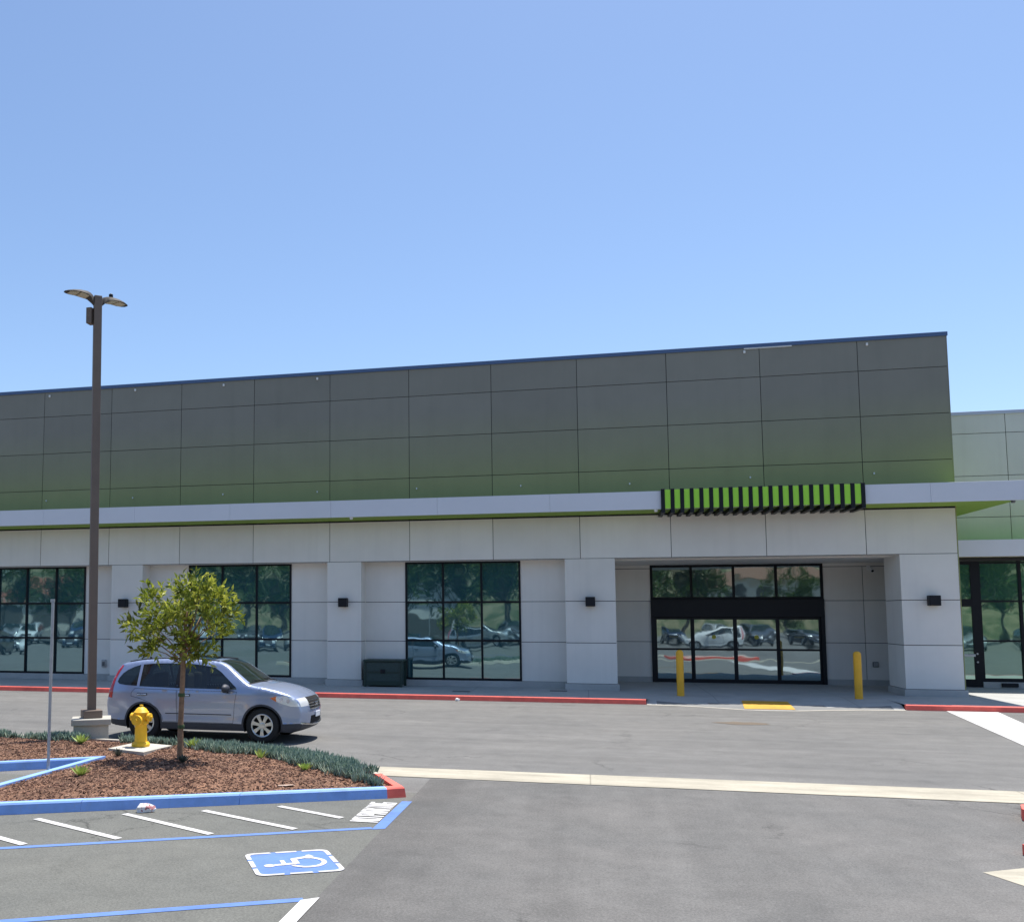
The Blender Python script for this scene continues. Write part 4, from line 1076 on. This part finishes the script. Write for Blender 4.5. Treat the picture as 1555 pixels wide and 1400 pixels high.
HEAD = [(3.395, .745), (3.33, .86), (3.235, .925), (3.10, .965), (2.93, .955), (2.80, .92), (2.90, .86), (3.05, .80), (3.22, .755)]
TAIL = [(-.555, 1.525), (-.60, 1.53), (-.68, 1.40), (-.735, 1.26), (-.785, 1.08), (-.81, .96), (-.825, .86), (-.73, .855), (-.715, .96), (-.705, 1.10), (-.68, 1.24), (-.625, 1.38)]
CLAD = [(-.0, .1), (3.6, .1), (3.6, .335), (0, .335)]
def shrink(P, d):
    return inset_poly(P, d)
def make_car(name, label, loc, rz, paint, group=None):
    t = thing(name, label, 'car', loc, rz, group)
    holes = [DLO_F, DLO_R, DLO_Q, DOOR_F, DOOR_R, HEAD, TAIL]
    UPP = [p for p in UPS if p[1] > .405]
    PAINT = UPP + [(-.53, .40)] + arch(0.0, 174, 3, .434) + [(2.0, .385)] + arch(2.62, 177, 5, .434)
    V, F = region(PAINT, holes, 0, .05, True)
    bs = two_sides('body_side', V, F, paint, t, painted=True)
    V, F = region(OUT, (), .006, .06)
    two_sides('sill_cladding', V, [f for f in F if sum(V[i][2] for i in f) / 3 < 1.03], M['cladding'], t)
    V, F = region([(.718, 1.082), (.718, 1.585), (.802, 1.585), (.802, 1.082)], (), -.001, .06); two_sides('door_pillar', V, F, M['black'], t)
    for nm, poly in (('front_door', DOOR_F), ('rear_door', DOOR_R)):
        Vd, Fd = region(shrink(poly, .008), (), .0015, .05)
        ds = two_sides(nm, Vd, Fd, paint, t, painted=True)
        hx = .95 if nm == 'front_door' else -.02
        for s, o in zip((-1, 1), ds):
            y = side_y(hx, .945)
            mb = MB(); mb.box(hx - .115, hx + .115, s * y - .012, s * y + .012, .922, .968, .010); mb.build('handle_recess', M['wheelwell'], o)
            mb = MB(); mb.tube([(hx - .10, s * (y + .008), .942), (hx - .06, s * (y + .03), .946), (hx + .06, s * (y + .03), .946), (hx + .10, s * (y + .008), .942)], [.012, .014, .014, .012], 8); mb.build('handle', M['chrome'], o)
    for nm, poly in (('front_window', DLO_F), ('rear_window', DLO_R), ('quarter_window', DLO_Q)):
        Vd, Fd = region(poly, (), .010, .06); ws = two_sides(nm, Vd, Fd, M['cglass'], t)
        # thin black seal
    seal = []
    Vd, Fd = region(HEAD, (), -.002, .04)
    amb = [f for f in Fd if sum(Vd[i][0] for i in f) / 3 < 2.93]
    two_sides('headlight', Vd, [f for f in Fd if f not in amb], M['headl'], t); two_sides('turn_signal', Vd, amb, M['amber'], t)
    for s in (-1, 1):
        for hx, hz, hr in ((3.17, .865, .040), (3.03, .895, .032)):
            y = s * (surf_y(hx, hz) + .004); mb = MB(); mb.lathe([(hr, -.006), (hr, .004), (hr * .6, .005)], (hx, y, hz), 14, 'Y'); mb.build('lamp_reflector', M['chrome'], t)
        mb = MB(); mb.tube([(x, s * (side_y(x, .56) + .003), .56) for x in np.linspace(.50, 1.96, 12)], .010, 6); mb.build('side_moulding', M['cladding'], t)
    Vd, Fd = region(TAIL, (), -.004, .04); two_sides('tail_light', Vd, Fd, M['tail'], t)
    # ---- sweep across the car
    n = 16; rowsV = []
    for i, (x, z) in enumerate(UPS):
        yw = surf_y(x, z)
        if x > 2.3: bow = .115
        elif x > 1.5: bow = .115 * (x - 1.5) / .8
        elif x > -.3: bow = 0
        else: bow = -.10 * min(1, (-.3 - x) / .3)
        crown = .022 if z > 1.5 else (.03 if 1.0 < z < 1.2 and x > 2.3 else .015 if x > 1.4 else 0)
        row = []
        for q in range(n + 1):
            u = -1 + 2 * q / n; u = math.copysign(abs(u) ** .85, u)
            row.append((x + bow * (1 - abs(u) ** 2.2), yw * u, z + crown * (1 - u * u)))
        rowsV.append(row)
    SV = [p for r in rowsV for p in r]
    def cells(pred):
        out = []
        for i in range(len(UPS) - 1):
            xm = (UPS[i][0] + UPS[i + 1][0]) / 2; zm = (UPS[i][1] + UPS[i + 1][1]) / 2
            for q in range(n):
                if pred(i / 4, abs(-1 + 2 * (q + .5) / n), xm, zm): a = i * (n + 1) + q; out.append((a, a + 1, a + n + 2, a + n + 1))
        return out
    kind = {}
    def classify(i, u, x, z):
        if i < 2.0: return 'bumper_cladding'
        if i < 4.0: return 'air_intake' if (2.0 <= i < 3.25 and u < .55) else 'front_bumper'
        if i < 4.3: return 'front_bumper'
        if i < 6.4: return 'grille' if u < .50 else 'headlight_front' if (5.0 <= i < 6.4) else 'front_bumper'
        if i < 11: return 'hood'
        if i < 11.25: return 'cowl'
        if i < 15: return 'windshield' if u < .90 else 'pillar_paint'
        if 15.5 <= i < 17.5 and u < .62: return 'sunroof'
        if i < 21: return 'roof'
        if i < 24: return 'rear_glass' if (u < .82 and i > 21.3) else 'tailgate'
        if i < 26: return 'tailgate'
        return 'rear_bumper' if i < 28.6 else 'rear_cladding'
    mats = {'bumper_cladding': M['cladding'], 'air_intake': M['wheelwell'], 'front_bumper': paint, 'grille': M['wheelwell'], 'headlight_front': M['headl'], 'hood': paint, 'cowl': M['wheelwell'], 'windshield': M['wglass'], 'pillar_paint': paint, 'sunroof': M['cglass'], 'roof': paint, 'rear_glass': M['cglass'], 'tailgate': paint, 'rear_bumper': paint, 'rear_cladding': M['cladding']}
    groups_ = {}
    for i in range(len(UPS) - 1):
        for q in range(n):
            u = abs(-1 + 2 * (q + .5) / n); u = u ** .85
            c = classify((i + .5) / 4, u, 0, 0); a = i * (n + 1) + q; groups_.setdefault(c, []).append((a, a + 1, a + n + 2, a + n + 1))
    for c, Fs in [(c_, g) for c_, Fs_ in groups_.items() for g in (([f for f in Fs_ if SV[f[0]][1] + SV[f[1]][1] < 0], [f for f in Fs_ if SV[f[0]][1] + SV[f[1]][1] >= 0]) if c_ in ('pillar_paint', 'headlight_front') else (Fs_,))]:
        used = sorted({i for f in Fs for i in f}); mp = {o_: k_ for k_, o_ in enumerate(used)}
        o = mesh_obj(c if c != 'pillar_paint' else 'windshield_pillar', [SV[i] for i in used], [tuple(mp[i] for i in f) for f in Fs], mats[c], t, True); fix_normals(o)
        if mats[c] is paint: o['painted'] = 1
    # grille bars, emblem, plate, fog slots
    mb = MB()
    def nose(y, z):
        i = min(range(len(UPS[:40])), key=lambda q: abs(UPS[q][1] - z)); x = UPS[i][0]; u = abs(y) / surf_y(*UPS[i]); return x + .115 * (1 - u ** 2.2)
    for z in (.68, .735, .79, .845):
        pts_ = [(nose(y, z) + .008, y, z) for y in np.linspace(-.40, .40, 13)]; mb.tube(pts_, .009, 6)
    mb.build('grille_bar', M['chrome'], t)
    mb = MB(); e = nose(0, .76) + .02
    for s in (-1, 1): mb.box(e - .01, e + .008, s * .045 - .010, s * .045 + .010, .715, .805, .004)
    mb.box(e - .01, e + .008, -.045, .045, .752, .770, .004); mb.build('emblem', M['chrome'], t)
    mb = MB(); e = nose(0, .55) + .012; mb.box(e - .01, e + .006, -.155, .155, .50, .61, .004); mb.build('number_plate', M['plate'], t)
    pts_ = [(nose(y, .36) + .012, y, .36 + .06 * (abs(y) / .7) ** 2) for y in np.linspace(-.70, .70, 19)]
    mb = MB(); mb.tube(pts_, .022, 8); mb.build('bumper_trim', M['chrome'], t)
    # wheels
    for ax in (0.0, 2.62):
        for s in (-1, 1):
            mb = MB(); yo = s * .835; prof = [(.225, -.105), (.30, -.118), (.335, -.112), (.358, -.085), (.362, 0), (.358, .085), (.335, .112), (.30, .118), (.225, .105)]
            mb.lathe(prof, (ax, yo - s * .10, .36), 36, 'Y', cap=False); o = auto_smooth(mb.build('wheel', M['tyre'], t), 50)
            rm = MB(); f_ = yo + s * .004
            ring = [(.205, -.03), (.236, -.02), (.240, .0), (.228, .008), (.208, .0)]
            V_ = []; F_ = []; N_ = 36
            for r_, h_ in ring:
                for q in range(N_): V_.append((ax + r_ * math.cos(2 * math.pi * q / N_), f_ + s * h_, .36 + r_ * math.sin(2 * math.pi * q / N_)))
            for a in range(len(ring)):
                b = (a + 1) % len(ring)
                for q in range(N_): F_.append((a * N_ + q, a * N_ + (q + 1) % N_, b * N_ + (q + 1) % N_, b * N_ + q))
            rm.add(V_, F_)
            for q in range(7):
                a = 2 * math.pi * q / 7 + .2; c, sn = math.cos(a), math.sin(a); px, pz = -sn, c
                V_ = []
                for r_, wd, y_ in ((.04, .030, -.012), (.13, .030, -.004), (.215, .044, -.004)):
                    for w_ in (-1, 1):
                        for dy in (0, -.03): V_.append((ax + r_ * c + px * w_ * wd, f_ + s * (y_ + dy), .36 + r_ * sn + pz * w_ * wd))
                F_ = []
                for b in (0, 4): F_ += [(b, b + 2, b + 6, b + 4), (b, b + 4, b + 5, b + 1), (b + 2, b + 3, b + 7, b + 6)]
                rm.add(V_, F_)
            rm.lathe([(.062, s * -.03), (.062, s * 0), (.045, s * .004), (.01, s * .006)], (ax, f_ - s * .004, .36), 16, 'Y')
            rm.build('rim', M['alloy'], o)
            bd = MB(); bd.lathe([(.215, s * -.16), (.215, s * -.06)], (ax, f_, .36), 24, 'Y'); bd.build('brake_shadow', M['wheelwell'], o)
    # wheel wells, floor, cabin
    mb = MB()
    for ax in (0.0, 2.62):
        for s in (-1, 1):
            A_ = [(ax + .40 * math.cos(R(a)), .36 + .40 * math.sin(R(a))) for a in range(-20, 201, 10)]; V_ = [(x, s * y_, z) for y_ in (.50, .845) for x, z in A_]; L_ = len(A_)
            mb.add(V_, [(i, i + 1, L_ + i + 1, L_ + i) for i in range(L_ - 1)]); mb.add([(x, s * .50, z) for x, z in A_], [tuple(range(L_))])
    mb.box(-.84, 3.25, -.49, .49, .24, .62); mb.box(.42, 2.2, -.80, .80, .245, .34); mb.box(-.84, -.42, -.7, .7, .32, .62); mb.box(3.03, 3.3, -.65, .65, .26, .8)
    mb.build('underbody', M['wheelwell'], t)
    mb = MB(); mb.box(-.80, 2.35, -.70, .70, .62, .66); mb.box(1.75, 2.35, -.72, .72, .66, 1.06, .06); mb.box(-.45, -.30, -.6, .6, .66, 1.15, .05); mb.box(2.30, 3.1, -.62, .62, .62, .93, .05)
    mb.build('cabin_floor', M['cabin'], t)
    for y in (-.36, .36):
        mb = MB(); mb.box(.75, 1.25, y - .25, y + .25, .66, .92, .06); mb.box(.66, .84, y - .24, y + .24, .85, 1.36, .06); mb.box(.68, .80, y - .13, y + .13, 1.38, 1.54, .04)
        mb.build('front_seat', M['seatcloth'], t)
        mb = MB(); mb.box(-.15, .30, y - .28, y + .28, .66, .92, .06); mb.box(-.26, -.10, y - .28, y + .28, .85, 1.32, .06)
        mb.build('rear_seat', M['seatcloth'], t)
    mb = MB(); mb.tube([(1.62 + .06 * math.sin(R(a)), .36 + .18 * math.cos(R(a)), 1.05 + .17 * math.sin(R(a))) for a in range(0, 361, 20)], .014, 6); mb.build('steering_wheel', M['wheelwell'], t)
    mb = MB(); mb.box(1.72, 1.80, -.12, .12, 1.40, 1.47, .02); mb.build('rear_view_mirror', M['wheelwell'], t)
    for s in (-1, 1):
        bm = bmesh.new(); bmesh.ops.create_icosphere(bm, subdivisions=3, radius=1)
        for v in bm.verts: v.co = Vector((1.86 + v.co.x * .11 * (1 if v.co.x > 0 else .35), s * (1.00 + v.co.y * .14), 1.10 + v.co.z * .09))
        me = bpy.data.meshes.new('mirror'); bm.to_mesh(me); bm.free(); me.materials.append(M['cladding']); o = bpy.data.objects.new('mirror', me); COL.objects.link(o); o.parent = t
        me.polygons.foreach_set('use_smooth', [True] * len(me.polygons))
        mb = MB(); mb.tube([(1.88, s * .86, 1.06), (1.87, s * .95, 1.06)], .03, 8); mb.box(1.83, 1.93, s * .93 - .03, s * .93 + .08 * s + .03, 1.01, 1.035, .01); mb.build('mirror_arm', M['wheelwell'], o)
        # roof rail strip
        pts_ = [(x, s * (float(np.interp(z, ZK, YK)) - .075), z + .012) for x, z in UPS[60:82:2]]; mb = MB(); mb.tube(pts_, .012, 6); mb.build('roof_rail', M['wheelwell'], t)
        # wiper
    for y0 in (-.1, .5):
        mb = MB(); mb.tube([(2.49, y0, 1.19), (2.36, y0 - .25, 1.245), (2.32, y0 - .5, 1.25)], .010, 6); mb.build('wiper', M['wheelwell'], t)
    mb = MB(); mb.tube([(-.25, -.02, 1.66), (-.52, -.02, 1.90)], [.006, .003], 6); mb.lathe([(.03, 1.64), (.02, 1.68)], (-.25, -.02, 0), 10); mb.build('antenna', M['wheelwell'], t)
    return t
suv = make_car('parked_car', 'silver blue estate style SUV stopped behind the mulch island facing right', (-9.06, 19.50, 0), R(-0.3), M['carblue'])

# ================================================================== THE LOT OPPOSITE (seen mirrored in the shop windows)
PAINTS = [car_paint('white_car_paint', (.70, .70, .69), 0), car_paint('silver_car_paint', (.42, .43, .44), .6), car_paint('navy_car_paint', (.025, .045, .10), .4), car_paint('grey_car_paint', (.13, .135, .14), .5), car_paint('red_car_paint', (.30, .02, .02), .2)]
spots = [(-45, -5.5, 68, 0, 'white SUV parked opposite and mirrored in the leftmost window'), (-41, -5.0, 70, 2, 'navy SUV parked opposite and mirrored in the leftmost window beside the lamp post'), (-29.5, -4.5, 66, 1, 'silver SUV parked opposite and mirrored in the window above the silver blue car'), (-24.5, -5.5, 70, 2, 'navy SUV parked opposite and mirrored in the second window right of the young tree'), (-25, -15, 72, 0, 'white SUV in the far row mirrored in the second window'),
         (-9.0, -4.5, 8, 1, 'silver SUV standing across the lane and mirrored large in the third window'), (-13.5, -10, 75, 2, 'navy SUV parked in the far row and mirrored in the third window'), (-6.5, -14, 75, 3, 'dark grey SUV in the far row mirrored in the third window'), (10.6, -3.2, 184, 0, 'white SUV driving past and mirrored in the sliding entrance doors'), (7.0, -15, 78, 2, 'navy SUV parked in the far row and mirrored in the left sidelight'),
         (17.0, -12, 80, 3, 'dark grey SUV parked in the far row and mirrored in the right sidelight'), (27.0, -6, 100, 1, 'silver SUV parked opposite the right hand shopfront and mirrored in it'), (-34, -17, 75, 4, 'red SUV at the far left of the lot'),
         (-49, -6, 70, 3, 'dark grey SUV parked opposite and mirrored at the edge of the leftmost window'), (-53, -16, 74, 1, 'silver SUV in the far row mirrored in the leftmost window'), (-45, -17, 74, 0, 'white SUV in the far row mirrored in the leftmost window'), (-39, -16, 74, 2, 'navy SUV in the far row behind the young tree reflection'), (-30, -16, 74, 3, 'dark grey SUV in the far row mirrored in the second window'),
         (-17, -15, 76, 0, 'white SUV in the far row mirrored at the left of the third window'), (-10.2, -20, 76, 1, 'silver SUV in the back row mirrored in the third window'), (3.4, -14, 77, 1, 'silver SUV in the far row left of the entrance reflection'), (11, -17, 79, 0, 'white SUV in the far row mirrored between the sliding doors'), (14, -17, 79, 3, 'dark grey SUV in the far row mirrored right of the white one'), (32, -8, 98, 2, 'navy SUV mirrored at the edge of the right hand shopfront')]
for x, y, a, p, lb in spots:
    c = dup(suv, (x, y, 0), R(a), lb, PAINTS[p]); c['group'] = 'cars across the lot mirrored in the windows'
def lot_tree(seed):
    rnd = random.Random(seed); t = thing('shade_tree', '', 'tree', (0, 0, 0), 0, 'shade trees across the lot')
    tr = MB(); tr.tube([(0, 0, -.1), (0.05, 0, 1.2), (.1, .05, 2.6), (.1, .1, 4.5)], [.20, .17, .14, .06], 10)
    lob = []
    for i in range(24):
        a = rnd.uniform(0, 6.28); z = rnd.uniform(3.0, 8.6); rr = 2.7 * math.sqrt(max(.1, 1 - ((z - 5.4) / 3.6) ** 2)) * rnd.uniform(.35, 1); lob.append((rr * math.cos(a), rr * math.sin(a), z, rnd.uniform(.7, 1.3)))
    for lx, ly, lz, r in lob: tr.tube([(.08, .05, 1.9 + (lz - 3) * .3), (lx * .5, ly * .5, lz * .75), (lx, ly, lz)], [.07, .045, .015], 6)
    tr.build('trunk', M['barkgrey'], t, True); mb = MB()
    for lx, ly, lz, r in lob:
        lt_ = rnd.uniform(-.2, .2)
        for q in range(int(150 * r)):
            u = Vector((rnd.gauss(0, 1), rnd.gauss(0, 1), rnd.gauss(0, 1))).normalized() * r * rnd.uniform(.45, 1.05)
            leaf_quads(mb, Vector((lx, ly, lz)) + u, u + Vector((0, 0, .3)), rnd.uniform(.22, .40), rnd.uniform(.12, .22), rnd, min(1, max(0, .45 + lt_ + rnd.gauss(0, .2))))
    mesh_obj('crown', mb.V, mb.F, M['leafbig'], t, False, mb.T); return t
P0 = [lot_tree(41), lot_tree(42)]
trees_ = [(-60, -24, 1.2, 'tall shade tree mirrored in the left edge of the leftmost window'), (-53, -22, 1.0, 'shade tree mirrored in the leftmost window behind the navy SUV'), (-56, -34, 1.3, 'far shade tree mirrored in the leftmost window beside the tan building'), (-38, -22, 1.25, 'shade tree mirrored at the left of the second window'), (-33, -24, 1.35, 'tall shade tree mirrored in the middle of the second window'), (-28.5, -20, 1.1, 'shade tree mirrored at the right of the second window'),
          (-16.5, -22, 1.25, 'shade tree mirrored at the left of the third window'), (-11.5, -24, 1.4, 'tall shade tree mirrored in the middle of the third window'), (-7, -21, 1.2, 'shade tree mirrored at the right of the third window'), (5.5, -23, 1.25, 'shade tree mirrored in the leftmost transom pane over the entrance'), (9.5, -25, 1.2, 'shade tree mirrored in the second transom pane over the entrance'), (19, -27, .75, 'small shade tree mirrored in the right transom pane over the entrance'),
          (33, -20, 1.3, 'shade tree mirrored in the right hand shopfront'), (37, -26, 1.4, 'far tall shade tree mirrored in the right hand shopfront'), (-20, -36, 1.5, 'far shade tree between the second and third window reflections'), (-9, -38, 1.6, 'far shade tree mirrored high in the third window'), (-44, -36, 1.5, 'far shade tree right of the tan building'), (1, -36, 1.4, 'far shade tree left of the entrance reflection')]
tp = [q[:3] for q in trees_]; tl = [q[3] for q in trees_]
for i, ((x, y, s), lb) in enumerate(zip(tp, tl)):
    src = P0[i % 2]
    if i < 2: o = src; o.location = (x, y, 0); o['label'] = lb; o.scale = (s, s, s)
    else: o = dup(src, (x, y, 0), i * 1.3, lb, None, (s, s, s))
# low tan building beyond the lot
lb_ = thing('tan_building', 'low tan shop with a red tiled mansard roof across the lot', 'building', (-70, -44, 0))
mb = MB(); mb.box(-16, 16, -6, 0, 0, 5.2); mb.build('wall', plain('tan_stucco', (.62, .58, .50), .85, vary=.08), lb_)
mb = MB(); mb.add([(-16.6, .6, 4.6), (16.6, .6, 4.6), (15.4, -2, 6.8), (-15.4, -2, 6.8), (-16.6, -6.6, 4.6), (16.6, -6.6, 4.6), (15.4, -4, 6.8), (-15.4, -4, 6.8)], [(0, 1, 2, 3), (5, 4, 7, 6), (4, 0, 3, 7), (1, 5, 6, 2), (3, 2, 6, 7), (0, 4, 5, 1)]); mb.build('roof', plain('red_roof_tile', (.26, .085, .055), .85, vary=.3, scale=9), lb_)
mb = MB()
for i in range(6): mb.box(-14 + i * 5, -10.6 + i * 5, -.02, .06, .5, 3.4)
mb.build('windows', M['cabin'], lb_)
wb = thing('white_building', 'low white shop with a grey shopfront band across the lot', 'building', (-26, -50, 0))
mb = MB(); mb.box(-11, 11, -6, 0, 0, 5.6); mb.build('wall', plain('white_stucco', (.66, .65, .62), .85, vary=.06), wb)
mb = MB(); mb.box(-10, 10, 0, .08, .4, 3.2); mb.build('windows', M['cabin'], wb)
mb = MB(); mb.box(-11.3, 11.3, -6.3, .5, 5.6, 6.0); mb.build('parapet', plain('grey_parapet', (.25, .27, .28), .7), wb)
tb = thing('brown_building', 'low brown roofed house on the bank mirrored in the right transom panes', 'building', (22, -62, 3.0))
mb = MB(); mb.box(-7, 7, -5, 0, -3, 3.4); mb.build('wall', plain('cream_stucco', (.60, .55, .46), .85, vary=.06), tb)
mb = MB(); mb.add([(-7.8, .8, 3.2), (7.8, .8, 3.2), (7.8, -5.8, 3.2), (-7.8, -5.8, 3.2), (-6.5, -2.5, 5.4), (6.5, -2.5, 5.4)], [(0, 1, 5, 4), (2, 3, 4, 5), (1, 2, 5), (3, 0, 4), (0, 3, 2, 1)]); mb.build('roof', plain('brown_tile', (.16, .09, .06), .85, vary=.2, scale=8), tb)
mb = MB()
for i in range(4): mb.box(-5.5 + i * 3, -4 + i * 3, -.02, .05, .6, 2.2)
mb.build('windows', M['cabin'], tb)
# planted bank behind the lot
V = []; F = []; nx = 60; rnd = random.Random(9)
for i in range(nx + 1):
    x = -120 + 240 * i / nx
    for j, (y, z) in enumerate(((-56, 0), (-64, 4.0), (-76, 9.5), (-95, 13), (-130, 14))): V.append((x, y + rnd.uniform(-1, 1), z * (1 + .16 * math.sin(x * .07) + .08 * math.sin(x * .23)) + (rnd.uniform(-.3, .3) if j else 0)))
for i in range(nx):
    for j in range(4): a = i * 5 + j; F.append((a, a + 5, a + 6, a + 1))
mh, n_, b_ = new_mat('dry_bank'); k = NB(mh); k.L(k.mix(k.rng(k.noise(.5, 5), .42, .6, 0, 1), (.05, .07, .028), (.19, .165, .10)), b_.inputs['Base Color']); b_.inputs['Roughness'].default_value = 1
structure(mesh_obj('hill', V, F, mh, None, True));
